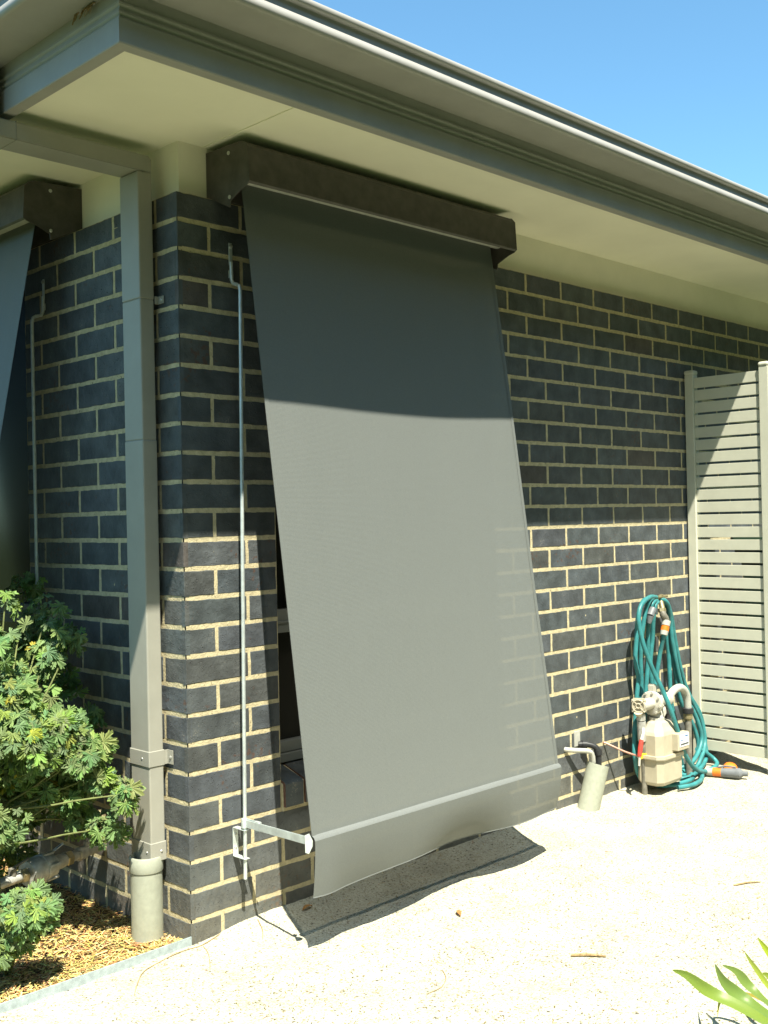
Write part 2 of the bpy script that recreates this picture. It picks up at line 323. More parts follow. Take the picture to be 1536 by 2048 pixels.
# ------------------------------------------------------------------ the ground
from mathutils import noise as mn
def gz(x, y):
    """height of the gravel path"""
    h = 0.006*mn.noise(Vector((x*3.1, y*3.1, 1))) + 0.004*mn.noise(Vector((x*9, y*9, 4))) + 0.0022*mn.noise(Vector((x*28, y*28, 2)))
    h += max(0, min(1, (x-2.0)/1.2))*0.035 + .024*math.exp(y/.10)*max(0, min(1, x*4))*max(0, min(1, (2.5-x)*2))
    return h
def sheet(name, x0, x1, y0, y1, nx, ny, zf, m_):
    vs = [(x0+(x1-x0)*i/nx, y0+(y1-y0)*j/ny) for j in range(ny+1) for i in range(nx+1)]
    vs = [(x, y, zf(x, y)) for x, y in vs]
    fs = [(j*(nx+1)+i, j*(nx+1)+i+1, (j+1)*(nx+1)+i+1, (j+1)*(nx+1)+i) for j in range(ny) for i in range(nx)]
    mb = MB(); mb.add(vs, fs, 0, True); return mb.build(name, m_, recalc=False)
tag(sheet('ground', -300, 300, -300, 300, 4, 4, lambda x, y: -0.06, M['lawn']), kind='structure')
def sky_block_z(x, y):
    d = -3.3-y; k = max(0, min(1, d/6.0)); return -.07 + 8.4*k*k*(3-2*k) + .25*mn.noise(Vector((x*.4, y*.4, 3)))*k
tag(sheet('sky_block_bank', -40, 40, -40, -3.2, 60, 60, sky_block_z, M['lawn']), kind='structure')  # added unseen slope behind the camera, keeps sky fill off the shaded walls
tag(sheet('gravel_path', -1.6, 4.6, -1.62, 0.05, 520, 150, gz, M['gravel']), 'pale crushed gravel path along the brick wall', kind='structure')
tag(sheet('garden_bed', -1.6, 0.02, 0.004, 2.6, 60, 80, lambda x, y: -0.006+0.01*mn.noise(Vector((x*6, y*6, 9))), M['soil']), 'dark soil of the garden bed beside the house', kind='structure')

# ------------------------------------------------------------------ the house
HB, JT = 0.086, 0.0125
def ZB(r): return 0.068 + (24-r)*HB + JT/2       # bottom of the bricks in row r (row 0 is the top one)
WX0, WX1, WY1 = 0.35, 1.44, 3.2                    # right-wall window; length of the left wall
LY0, LY1 = 0.95, 2.04
house = thing('house', 'single storey house of charcoal bricks and cream mortar with wide cream eaves', 'house')

def brick_panel(mb, s0, s1, z0, z1, side, e0=None, e1=None, tint=(1, 1, 1)):
    """a brick face standing 2 mm proud of the mortar; side 'R' lies in y=0 facing -y, 'L' in x=0 facing -x"""
    pr_ = 0.0; back = 0.016; ch = 0.0022
    def ring(ins, d, jit):
        pts = []; nx = max(3, int((s1-s0)/0.022)); nz = 3
        def J(): return random.uniform(-jit, jit)
        for i in range(nx): pts.append((s0+ins+(s1-s0-2*ins)*i/nx, z0+ins+J()))
        for i in range(nz): pts.append((s1-ins+(0 if e1 else J()), z0+ins+(z1-z0-2*ins)*i/nz))
        for i in range(nx): pts.append((s1-ins-(s1-s0-2*ins)*i/nx, z1-ins+J()))
        for i in range(nz): pts.append((s0+ins+(0 if e0 else J()), z1-ins-(z1-z0-2*ins)*i/nz))
        return [(s, z, d) for s, z in pts]
    dj = random.uniform(-.0006, .0009)
    R0 = ring(ch, dj, .0009); R1 = ring(0, ch*.9, .0016); R2 = [(s, z, back) for s, z, _ in R1]
    if e0:   # corner end: make the arris tight
        R0 = [(0.0012 if abs(s-s0-ch) < 1e-6 else s, z, d) for s, z, d in R0]; R1 = [(max(s, .0004), z, .0010 if s < .001 else d) for s, z, d in R1]
    n = len(R0)
    fn = (lambda s, z, d: (s, d, z)) if side == 'R' else (lambda s, z, d: (d, s, z))
    vs = [fn(*p) for p in R0+R1+R2]
    fs = [tuple(range(n))] + [(i, (i+1) % n, n+(i+1) % n, n+i) for i in range(n)] + [(n+i, n+(i+1) % n, 2*n+(i+1) % n, 2*n+i) for i in range(n)]
    if side == 'L': fs = [f[::-1] for f in fs]
    mb.add(vs, fs, 0, False, tint)

def rnd_tint():
    a = random.uniform(.86, 1.16); t = random.random()
    if t < .18: return (a*1.07, a*1.02, a*.97)
    if t < .21: return (a*1.15, a*.9, a*.8)
    return (a*random.uniform(.94, 1.02), a, a*random.uniform(1.0, 1.1))

def courses(mb, side, length, w0, w1):
    for r in range(0, 27):
        z0 = ZB(r); z1 = z0+HB-JT
        if z1 < -.12: break
        longfirst = (r % 2 == 0) if side == 'R' else (r % 2 == 1)
        s = 0.0; first = True; segs = []
        L0 = .23 if longfirst else .11
        segs.append((0, L0)); segs[0] = (0, L0-.001); s = L0+.009
        while s < length: segs.append((s, min(s+.2285, length))); s += .24
        sill = z0 < .30
        for a, b in segs:
            if not sill and z0 < 2.2:
                if b > w0 and a < w1:
                    if a < w0-.02: b = w0
                    elif b > w1+.02: a = w1
                    else: continue
                    if b-a < .03: continue
            brick_panel(mb, a, b, z0, z1, side, e0=(a == 0), tint=rnd_tint())
            # a course directly under the window sill bricks
mb = MB(); courses(mb, 'R', 6.6, WX0, WX1); courses(mb, 'L', WY1, LY0, LY1)
# mortar faces (a fine wavy sheet, 2 mm behind the bricks) with the window openings left out
def mortar_sheet(mb, side, length, w0, w1):
    zt = ZB(0)+HB-JT; zs = [-.1, .33-.004, zt]
    def fn(s, z, d): return (s, d, z) if side == 'R' else (d, s, z)
    rects = [(0.004, w0, -.1, zt), (w1, length, -.1, zt), (w0, w1, -.1, .322)]
    for a, b, c, d in rects:
        nx = max(2, int((b-a)/.02)) if a < 3 else int((b-a)/.04); nz = max(2, int((d-c)/.02)); vs = []; fs = []
        for j in range(nz+1):
            for i in range(nx+1):
                s = a+(b-a)*i/nx; z = c+(d-c)*j/nz
                vs.append(fn(s, z, .0013+.0008*mn.noise(Vector((s*38, z*38, 3 if side == 'R' else 8)))))
        for j in range(nz):
            for i in range(nx):
                q = (j*(nx+1)+i, j*(nx+1)+i+1, (j+1)*(nx+1)+i+1, (j+1)*(nx+1)+i); fs.append(q if side == 'R' else q[::-1])
        mb.add(vs, fs, 1, True)
mortar_sheet(mb, 'R', 6.6, WX0, WX1); mortar_sheet(mb, 'L', WY1, LY0, LY1)
# wall core
zt = ZB(0)+HB-JT
for a, b, c, d in ((.02, WX0, -.1, zt-.002), (WX1, 6.6, -.1, zt-.002), (WX0, WX1, -.1, .30)): mb.box(a, b, .012, .115, c, d, 2)
for a, b, c, d in ((.118, LY0, -.1, zt-.002), (LY1, WY1, -.1, zt-.002), (LY0, LY1, -.1, .30)): mb.box(.012, .11, a, b, c, d, 2)
mb.add([(0, 0, zt), (6.6, 0, zt), (6.6, .115, zt), (.11, .115, zt)], [(0, 1, 2, 3)], 1)
mb.add([(0, .004, zt-.001), (.11, .118, zt-.001), (.11, WY1, zt-.001), (0, WY1, zt-.001)], [(0, 1, 2, 3)], 1)
M['reveal'] = mat('brick_reveal', (.05, .055, .06), rough=.8, noise=(20, .3), bump=(90, .6, .002))
mb.build('brick_wall', [M['brick'], M['mortar'], M['reveal']], house, recalc=False)

# rowlock sills
def sill(side, w0, w1):
    mb = MB(); s = w0+.004
    def fn(s, y, z): return (s, y, z) if side == 'R' else (y, s, z)
    mbm = []
    while s < w1-.01:
        e = min(s+.074, w1-.003)
        j = random.uniform(-.002, .002)
        poly = [(-.014+j, .333), (.112, .333), (.112, .442), (.104, .446), (-.008+j, .412), (-.014+j, .405)]
        vs = [fn(s, y, z) for y, z in poly]+[fn(e, y, z) for y, z in poly]; n = len(poly)
        mb.add(vs, [(i, (i+1) % n, n+(i+1) % n, n+i) for i in range(n)], 0, False, rnd_tint())
        mb.add(vs, [tuple(range(n)), tuple(range(n, 2*n))], 2)
        s = e+.011
    poly = [(-.006, .320), (.112, .320), (.112, .440), (.10, .441), (-.004, .405)]
    mb.add([fn(w0+.001, y, z) for y, z in poly]+[fn(w1-.001, y, z) for y, z in poly], [(i, (i+1) % 5, 5+(i+1) % 5, 5+i) for i in range(5)]+[(0, 1, 2, 3, 4), (5, 6, 7, 8, 9)], 1)
    return mb.build('window_sill', [M['brick'], M['mortar'], M['brick_side']], house)
sill('R', WX0, WX1); sill('L', LY0, LY1)

# windows
def window(side, w0, w1):
    def B(mb, a, b, c, d, z0, z1, mi=0, bev=.002):
        if side == 'R': mb.box(a, b, c, d, z0, z1, mi, bev)
        else: mb.box(c, d, a, b, z0, z1, mi, bev)
    z0, z1 = .447, 2.36
    f = MB()
    B(f, w0, w0+.04, .085, .15, z0, z1); B(f, w1-.04, w1, .085, .15, z0, z1)
    B(f, w0+.041, w1-.041, .085, .15, z0, z0+.028); B(f, w0+.041, w1-.041, .096, .15, z0+.030, z0+.065)
    B(f, w0+.041, w1-.041, .085, .15, z1-.04, z1)
    B(f, w0+.041, w1-.041, .09, .15, .87, .945)
    B(f, w0+.041, w1-.041, .086, .1, .90, .908)
    fr = f.build('window', M['frame'], house)
    g = MB(); B(g, w0+.042, w1-.042, .125, .131, z0+.066, .869, 0, 0); B(g, w0+.042, w1-.042, .125, .131, .946, z1-.041, 0, 0)
    g.build('pane', M['glass'], fr)
window('R', WX0, WX1); window('L', LY0, LY1)
# dark room behind the walls so nothing shows through
mb = MB(); mb.box(.16, 6.5, .17, 3.1, -.05, 2.36); mb.build('interior_lining', M['roof'], house)

# frieze boards, soffit
SZ = 2.375
mb = MB(); mb.box(.03, 6.6, .03, .045, zt-.004, SZ+.01); mb.box(.03, .045, .0455, WY1, zt-.004, SZ+.01)
mb.build('frieze_board', M['cream2'], house)
mb = MB()
mb.box(-.444, .1185, -.444, .2, SZ, SZ+.012); mb.box(.1215, 6.6, -.444, .2, SZ, SZ+.012); mb.box(-.444, .1185, .2005, WY1, SZ, SZ+.012)
mb.box(.1165, .1235, -.444, .03, SZ-.0025, SZ+.011)
mb.build('soffit', M['cream'], house)
# corner profile strips
def eave(mb, prof, closed=True, l1=WY1, r1=6.6, mi=0):
    n = len(prof); vs = [(-e, l1, z) for e, z in prof]+[(-e, -e, z) for e, z in prof]+[(r1, -e, z) for e, z in prof]
    k = n if closed else n-1
    fs = [(g*n+i, g*n+(i+1) % n, (g+1)*n+(i+1) % n, (g+1)*n+i) for g in (0, 1) for i in range(k)]
    if closed: fs += [tuple(range(n)), tuple(range(2*n, 3*n))]
    mb.add(vs, fs, mi)
mb = MB()
eave(mb, [(.441, 2.353), (.475, 2.353), (.4765, 2.356), (.4765, 2.412), (.473, 2.415), (.471, 2.420), (.4745, 2.425), (.4745, 2.430), (.4705, 2.434), (.4705, 2.441), (.474, 2.446), (.474, 2.451), (.470, 2.455), (.470, 2.484), (.441, 2.484)])
mb.build('fascia', M['steelpaint'], house)
mb = MB()
arc = [(.594+.014*sin(a), 2.496-.014*cos(a)) for a in [pi/2*i/5 for i in range(6)]]
bead = [(.5975+.0125*cos(a), 2.5525+.0125*sin(a)) for a in [-pi*.45+pi*1.25*i/9 for i in range(10)]]
eave(mb, [(.462, 2.4825), (.56, 2.482)]+arc+[(.607, 2.503), (.600, 2.513), (.593, 2.519), (.592, 2.534), (.5935, 2.541)]+bead+[(.584, 2.556), (.584, 2.50), (.462, 2.50)])
g = mb.build('gutter', M['steelpaint'], house)
g.data.polygons.foreach_set('use_smooth', [True]*len(g.data.polygons)); g.data.set_sharp_from_angle(angle=radians(35))
mb = MB()
e = .56; top = 2.553; ap = top+(3.0)*.41
mb.add([(-e, -e, top), (7.2, -e, top), (7.2, 2.6, top+3.1*.41), (2.6, 2.6, top+3.1*.41), (2.6, 3.9, top+3.1*.41), (-e, 3.9, top)], [(0, 1, 2, 3), (0, 3, 4, 5)])
mb.add([(-e, -e, top-.03), (7.2, -e, top-.03), (7.2, 2.6, top+3.1*.41-.03), (2.6, 2.6, top+3.1*.41-.03), (2.6, 3.9, top+3.1*.41-.03), (-e, 3.9, top-.03)], [(3, 2, 1, 0), (5, 4, 3, 0)])
mb.build('roof', M['roof'], house, recalc=False)
mb = MB()   # old spider web rag under the gutter corner
for k in range(26):
    a = random.uniform(0, 1); p = Vector((-.479, -.37+.10*a*random.random(), 2.482))
    q = p+Vector((random.uniform(-.01, .0), random.uniform(-.02, .02), -random.uniform(.005, .03)))
    mb.tube([p, (p+q)/2+Vector((0, random.uniform(-.006, .006), 0)), q], random.uniform(.0005, .0018), n=4)
mb.build('cobweb', M['twig'], house)

# ------------------------------------------------------------------ downpipe
dp = thing('downpipe', 'rectangular grey green downpipe on the house corner, dropping into a round pipe', 'downpipe', (-.045, .15, 0))
def rbox(mb, x0, x1, y0, y1, z0, z1): mb.box(x0, x1, y0, y1, z0, z1, 0, .004)
mb = MB(); rbox(mb, -.067, -.017, .10, .20, 1.905, 2.284); rbox(mb, -.0662, -.0178, .1008, .1992, 1.485, 1.906); rbox(mb, -.067, -.017, .10, .20, .236, 1.4865)
mb.build('pipe_shaft', M['steelpaint2'], dp)
mb = MB()
poly = [(-.54, 2.30), (-.525, 2.285), (-.067, 2.285), (-.017, 2.284), (-.017, 2.325), (-.027, 2.335), (-.49, 2.335), (-.49, 2.483), (-.54, 2.483)]
bm = bmesh.new(); f = bm.faces.new([bm.verts.new((x, .10, z)) for x, z in poly]); bm.normal_update()
r_ = bmesh.ops.extrude_face_region(bm, geom=[f]); bmesh.ops.translate(bm, vec=(0, .10, 0), verts=[v for v in r_['geom'] if isinstance(v, bmesh.types.BMVert)])
bmesh.ops.recalc_face_normals(bm, faces=bm.faces)
bmesh.ops.bevel(bm, geom=[e_ for e_ in bm.edges if abs(e_.verts[0].co.y-e_.verts[1].co.y) < .01], offset=.003, segments=2, affect='EDGES')
mb.bm(bm); mb.box(-.445, -.4435, .0985, .2015, 2.2835, 2.3365)
mb.build('offset_elbow', M['steelpaint2'], dp)
for z0, z1, ear in ((1.890, 1.918, 1), (.516, .563, 1), (.236, .292, 0)):
    mb = MB()
    if ear != 1 or z0 < 1:
        mb.box(-.0695, -.0145, .0975, .2025, z0, z1, 0, .002)
    if ear:
        mb.box(-.0046, -.0026, .070, .102, z0+.003, z1-.002, 0, .0006); mb.box(-.016, -.0046, .0985, .1005, z0+.003, z1-.002)
    st = mb.build('strap', M['steelpaint2'], dp)
    sc = MB()
    if ear:
        sc.lathe((-.0046, .082, (z0+z1)/2), (-1, 0, 0), [(0, .005), (.002, .005), (.0035, .003)], 12); sc.build('screw', M['screw'], st)
    if z0 < 1:
        sc = MB(); sc.lathe((-.0695, .135 if ear else .118, (z0+z1)/2), (-1, 0, 0), [(0, .0035), (.0015, .003)], 10); sc.build('screw', M['screw'], st)
    if not ear:
        sc = MB(); sc.lathe((-.032, .0975, (z0+z1)/2), (0, -1, 0), [(0, .0045), (.002, .003)], 10); sc.build('screw', M['screw'], st)
mb = MB(); mb.lathe((-.058, .142, -.05), (0, 0, 1), [(0, .047), (.255, .047), (.2555, .0495), (.257, .0500), (.298, .0500), (.3, .0485), (.300, .044), (.285, .043)], 40)
mb.build('stormwater_pipe', M['pvc'], dp)

# ------------------------------------------------------------------ blinds
def blind(side, s0, s1, name_label, cloth_s, near_is_left=True, hang=.35, swing=.37, top=.090):
    """side R: along x on the right wall; side L: along y on the left wall"""
    root = thing('outdoor_blind', name_label, 'blind', (s0, 0, 2.2) if side == 'R' else (0, s0, 2.2))
    fn = (lambda s, o, z: (s, -o, z)) if side == 'R' else (lambda s, o, z: (-o, s, z))
    hb = MB()
    prof = [(.0, 2.358), (.140, 2.352), (.160, 2.346), (.174, 2.330), (.180, 2.228), (.174, 2.222)]
    inner = [(.170, 2.226), (.176, 2.230), (.171, 2.327), (.158, 2.343), (.140, 2.349), (.0, 2.355)]
    hb.prism(prof+inner, s0+.003, s1-.003, lambda a, b, t: fn(t, a, b))
    hb.prism([(-.029, 2.352), (.004, 2.352), (.004, 2.215), (-.029, 2.215)], s0+.004, s1-.004, lambda a, b, t: fn(t, a, b))
    box = hb.build('headbox', M['box'], root)
    plate = [(-.029, 2.359), (.141, 2.3535), (.161, 2.347), (.1755, 2.331), (.1815, 2.227), (.170, 2.219), (.142, 2.212), (.090, 2.190), (.088, 2.172), (.084, 2.170), (.0, 2.211), (-.029, 2.212)]
    for a, b in ((s0, s0+.003), (s1-.003, s1)):
        c = MB(); c.prism(plate, a, b, lambda p, q, t: fn(t, p, q)); cp = c.build('end_cap', M['box'], box)
        s_ = MB(); so_ = a if a == s0 else b; dx = -1 if a == s0 else 1
        for o_, z_ in ((.085, 2.331), (.086, 2.200)):
            s_ = MB(); s_.lathe(fn(so_, o_, z_), (Vector(fn(dx, 0, 0))-Vector(fn(0, 0, 0))), [(0, .006), (.002, .006), (.0045, .003)], 12)
            s_.build('screw', M['screw'], cp)
    r = MB(); r.cyl(fn(s0+.004, .095, 2.285), fn(s1-.004, .095, 2.285), .038, n=24); r.build('roller', M['palegrey'], root)
    c0, c1 = cloth_s
    # main sheet
    nx, nz = 48, 90; vs = []; fs = []
    zt_, zb = 2.262, hang
    for j in range(nz+1):
        t = j/nz; z = zt_+(zb-zt_)*t
        for i in range(nx+1):
            u = i/nx; s = c0+(c1-c0)*u
            o = top + (swing-top)*t
            o += .004*sin(pi*t)*sin(u*7+.6)*.5 + .003*mn.noise(Vector((u*3, t*2.3, 5))) - .006*sin(pi*u)*sin(pi*t)
            edge = .0025*sin(t*23)*(1 if i in (0, nx) else 0)
            vs.append(fn(s, o, z))
    for j in range(nz):
        for i in range(nx):
            fs.append((j*(nx+1)+i, j*(nx+1)+i+1, (j+1)*(nx+1)+i+1, (j+1)*(nx+1)+i))
    cm = MB(); cm.add(vs, fs, 0, True)
    # double layer: stitched side hems, 14 mm wide, on the outside
    hv = []; hf = []
    sheet_ = cm.build('fabric', M['cloth'], root, recalc=False)
    for uu0, uu1 in ((0.0, .013), (.987, 1.0)):
        sh = MB(); base = []
        for j in range(nz+1):
            t = j/nz
            for uu in (uu0, uu1):
                i = int(round(uu*nx)); p = Vector(vs[j*(nx+1)+(0 if uu < .5 else nx)]); s = c0+(c1-c0)*uu
                q = list(fn(s, 0, p.z));
                off = .0014
                if side == 'R': base.append((s, p.y-off, p.z))
                else: base.append((p.x-off, s, p.z))
        sh.add(base, [(2*j, 2*j+1, 2*j+3, 2*j+2) for j in range(nz)], 0, True)
        sh.build('side_hem', M['cloth'], sheet_, recalc=False)
    # hem pocket with the seam, then the flap
    pk = MB(); nxx = 60
    rows = []
    for k, (do, z) in enumerate(((0, hang+.001), (.010, hang-.004), (.0145, hang-.012))):
        rows.append([fn(c0+(c1-c0)*i/nxx, swing+do, z) for i in range(nxx+1)])
    vs2 = [p for r_ in rows for p in r_]
    pk.add(vs2, [(j*(nxx+1)+i, j*(nxx+1)+i+1, (j+1)*(nxx+1)+i+1, (j+1)*(nxx+1)+i) for j in range(2) for i in range(nxx)], 0, True)
    fl = MB(); nzf = 16; vs3 = []
    for j in range(nzf+1):
        t = j/nzf
        for i in range(nxx+1):
            u = i/nxx
            ln = .156+.004*sin(u*5)+.006*sin(u*9+1)
            o = swing+.0145 - .006*t - .028*t*t + t*t*(.016*sin(u*7.5+.4)+.010*sin(u*15+2)) + t*.010*math.exp(-((u-.04)/.05)**2)
            z = hang-.012-(ln)*t
            vs3.append(fn(c0+(c1-c0)*u + .002*t*sin(u*20), o, z))
    fl.add(vs3, [(j*(nxx+1)+i, j*(nxx+1)+i+1, (j+1)*(nxx+1)+i+1, (j+1)*(nxx+1)+i) for j in range(nzf) for i in range(nxx)], 0, True)
    # rolled bottom edge
    fl.tube(vs3[-(nxx+1):], .0016, n=6)
    pk.build('seam', M['seam'], root, recalc=False)
    fl.build('flap', M['cloth'], root, recalc=False)
    bar = MB(); bar.cyl(fn(c0+.004, swing-.010, hang-.012), fn(c1-.004, swing-.010, hang-.012), .009, n=14); bar.build('bottom_bar', M['box'], root)
    return root
blind('R', .130, 1.385, 'charcoal mesh blind hanging out from the window beside the corner pillar, half sunlit', (.167, 1.335), swing=.352)
blind('L', .590, 2.29, 'shaded mesh blind on the garden side of the corner, cut by the left picture edge', (.655, 2.24), swing=.46, top=.10)

def guide(side, s, s_low, label):
    fn = (lambda a, o, z: (a, -o, z)) if side == 'R' else (lambda a, o, z: (-o, a, z))
    k = 1 if side == 'R' else 1
    root = thing('guide_rod', label, 'guide rod', fn(s, 0, .2))
    r = MB()
    r.tube([fn(s+.001, .006, 2.03), fn(s+.001, .007, 2.0), fn(s, .009, 1.975), fn(s, .016, 1.963), fn(s, .036, 1.957), fn(s, .046, 1.951), fn(s, .050, 1.938), fn(s*.5+s_low*.5, .050, 1.05), fn(s_low, .050, .165)], .0058, n=12)
    r.obox(fn(s+.001, .0045, 2.055), Vector(fn(.0065, 0, 0))-Vector(fn(0, 0, 0)), Vector(fn(0, .002, 0)), (0, 0, .034), bev=.001)
    r.obox(fn(s+.001, .0045, 1.993), Vector(fn(.0075, 0, 0)), Vector(fn(0, .0035, 0)), (0, 0, .012), bev=.001)
    rod = r.build('rod', M['zinc'], root)
    sc = MB()
    for z in (2.079, 1.993):
        sc = MB(); sc.lathe(fn(s+.001, .0065, z), fn(0, 1, 0), [(0, .0065), (.003, .006), (.005, .003)], 12); sc.build('screw', M['screw'], rod)
    b = MB()
    zt_, zb = .312, .226; sb = s_low+.002
    b.obox(fn(sb, .0022, (zt_+zb)/2), Vector(fn(.010, 0, 0)), Vector(fn(0, .0012, 0)), (0, 0, (zt_-zb)/2), bev=.0008)
    for z in (zt_, zb): b.obox(fn(sb, .031, z), Vector(fn(.010, 0, 0)), Vector(fn(0, .029, 0)), (0, 0, .0012), bev=.0008)
    wb = b.build('wall_bracket', M['zinc'], root)
    s2 = MB()
    for z in (.29, .25):
        s2 = MB(); s2.lathe(fn(sb, .0035, z), fn(0, 1, 0), [(0, .0045), (.002, .003)], 10); s2.build('screw', M['screw'], wb)
    a = MB()
    p0 = Vector(fn(s_low, .058, .332)); p1 = Vector(fn(s_low-.010 if side == 'R' else s_low-.10, .346 if side == 'R' else .445, .340))
    d = (p1-p0); ln = d.length; d.normalize(); sidev = d.cross(Vector((0, 0, 1))).normalized(); up = sidev.cross(d)
    a.obox((p0+p1)/2, d*ln/2, sidev*.0014, up*.0115, bev=.0006)
    # clamp wrapped round the rod
    a.obox(p0+d*.025-sidev*.008, d*.033, sidev*.0012, up*.013, bev=.0006)
    a.obox(p0+d*.055-sidev*.0045, d*.012, sidev*.005, up*.014, bev=.001)
    a.cyl(p0-d*.008+Vector((0, 0, -.013)), p0-d*.008+Vector((0, 0, .014)), .0095, n=16)
    ar = a.build('arm', M['zinc'], root)
    n_ = MB()
    for q, rr in ((.07, .0045), (.10, .003), (.135, .0025)):
        n_ = MB(); n_.lathe(p0+d*q-sidev*.0098*(1 if q < .08 else .0)-sidev*.0014, -sidev, [(0, rr), (.003, rr*.8)], 10); n_.build('rivet', M['zinc'], ar)
    n_ = MB(); n_.lathe(p1-d*.016-sidev*.0014, -sidev, [(0, .009), (.004, .009), (.005, .006), (.010, .006), (.0115, .004)], 12)
    n_.build('bolt', M['zinc'], ar)
    e_ = MB()   # faceted end plate
    hexa = [(-.010, .021), (.004, .021), (.015, .0), (.004, -.030), (-.010, -.030)]
    vs = [p1+d*(x-.002)+up*z+sidev*t for t in (.0035, .006) for x, z in hexa]; n5 = 5
    e_.add(vs, [(0, 1, 2, 3, 4), (9, 8, 7, 6, 5)]+[(i, (i+1) % 5, 5+(i+1) % 5, 5+i) for i in range(5)])
    vs = [p1+d*x+up*z+sidev*t for x, z, t in ((.002, .022, -.012), (.002, -.032, -.012), (.016, -.004, .006), (.002, .022, .006), (.002, -.032, .006))]
    sq = (d*.5-sidev*.86).normalized()
    hx = [(-.011, .020), (.002, .024), (.011, .004), (.010, -.012), (-.001, -.032), (-.011, -.028)]; tq = sq.cross(up).normalized()
    q0 = p1+d*.010-up*.003
    e_ = MB(); e_.add([q0+sq*x_+up*z_+tq*t_ for t_ in (0, .0016) for x_, z_ in hx], [tuple(range(6)), tuple(range(11, 5, -1))]+[(i, (i+1) % 6, 6+(i+1) % 6, 6+i) for i in range(6)])
    e_.build('end_plate', M['zinc'], root)
    return root
guide('R', .189, .163, 'galvanised guide rod with a swing out arm, left of the large sunlit blind')
guide('L', .800, .800, 'galvanised guide rod behind the geranium on the garden side wall')

# ------------------------------------------------------------------ slatted screen
sc_ = thing('slatted_screen', 'cream slatted privacy screen with two capped posts standing against the brick wall', 'fence', (2.98, -.2, 0))
FX = 2.90
for y0 in (-.053, -.428):
    mb = MB(); mb.box(FX, FX+.045, y0, y0+.045, .0, 1.897, 0, .003); p = mb.build('post', M['fence'], sc_)
    mb = MB(); mb.box(FX-.003, FX+.048, y0-.003, y0+.048, 1.895, 1.918, 0, .009); mb.build('post_cap', M['fence'], p)
mb = MB(); zz = 1.880
while zz > .135:
    mb.box(FX+.012, FX+.028, -.3825, -.0535, zz-.0487, zz, 0, .0012); zz -= .0598
mb.build('slat_panel', M['fence'], sc_)

bn = thing('added_dark_bin', 'dark green bin added behind the slatted screen to darken its gaps', 'bin', (3.4, -.5, .04))  # made-up bin, put in so the gaps between the slats read dark
mb = MB(); vs = []
for z, h in ((.08, .21), (1.02, .27), (1.03, .29), (1.07, .29)): vs += [(3.42-h, -.42-h, z), (3.42+h, -.42-h, z), (3.42+h, -.42+h, z), (3.42-h, -.42+h, z)]
mb.add(vs, [(4*j+i, 4*j+(i+1) % 4, 4*j+4+(i+1) % 4, 4*j+4+i) for j in range(3) for i in range(4)]+[(3, 2, 1, 0), (12, 13, 14, 15)])
mb.build('bin_body', mat('dark_green_plastic', (.012, .03, .02), rough=.5), bn)
mb = MB(); mb.box(3.11, 3.73, -.73, -.11, 1.072, 1.12, 0, .02); mb.build('lid', mat('bin_lid_plastic', (.015, .035, .02), rough=.5), bn)
for y in (-.66, -.22):
    mb = MB(); mb.cyl((3.66, y, .13), (3.66, y+.04, .13), .10, n=20); mb.build('wheel', M['black'], bn)

# ------------------------------------------------------------------ tap and hose
tap = thing('garden_tap', 'brass garden tap on the brick wall, hung with the teal hose', 'tap', (2.53, 0, .8))
mb = MB(); mb.cyl((2.56, 0, .832), (2.56, -.05, .832), .011, n=14); mb.cyl((2.56, -.05, .85), (2.54, -.078, .78), .013, .012, n=14)
mb.cyl((2.54, -.07, .80), (2.537, -.074, .785), .018, n=6); mb.cyl((2.52, -.062, .853), (2.60, -.062, .853), .007, n=10); mb.cyl((2.558, -.058, .836), (2.556, -.06, .862), .010, n=10)
mb.build('tap_body', M['brass'], tap)
mb = MB(); mb.tube([(2.537, -.075, .79), (2.535, -.08, .772), (2.545, -.085, .757), (2.55, -.087, .745)], [.013, .016, .015, .014], n=14, sub=3)
mb.build('spout', M['grey_iron'], tap)

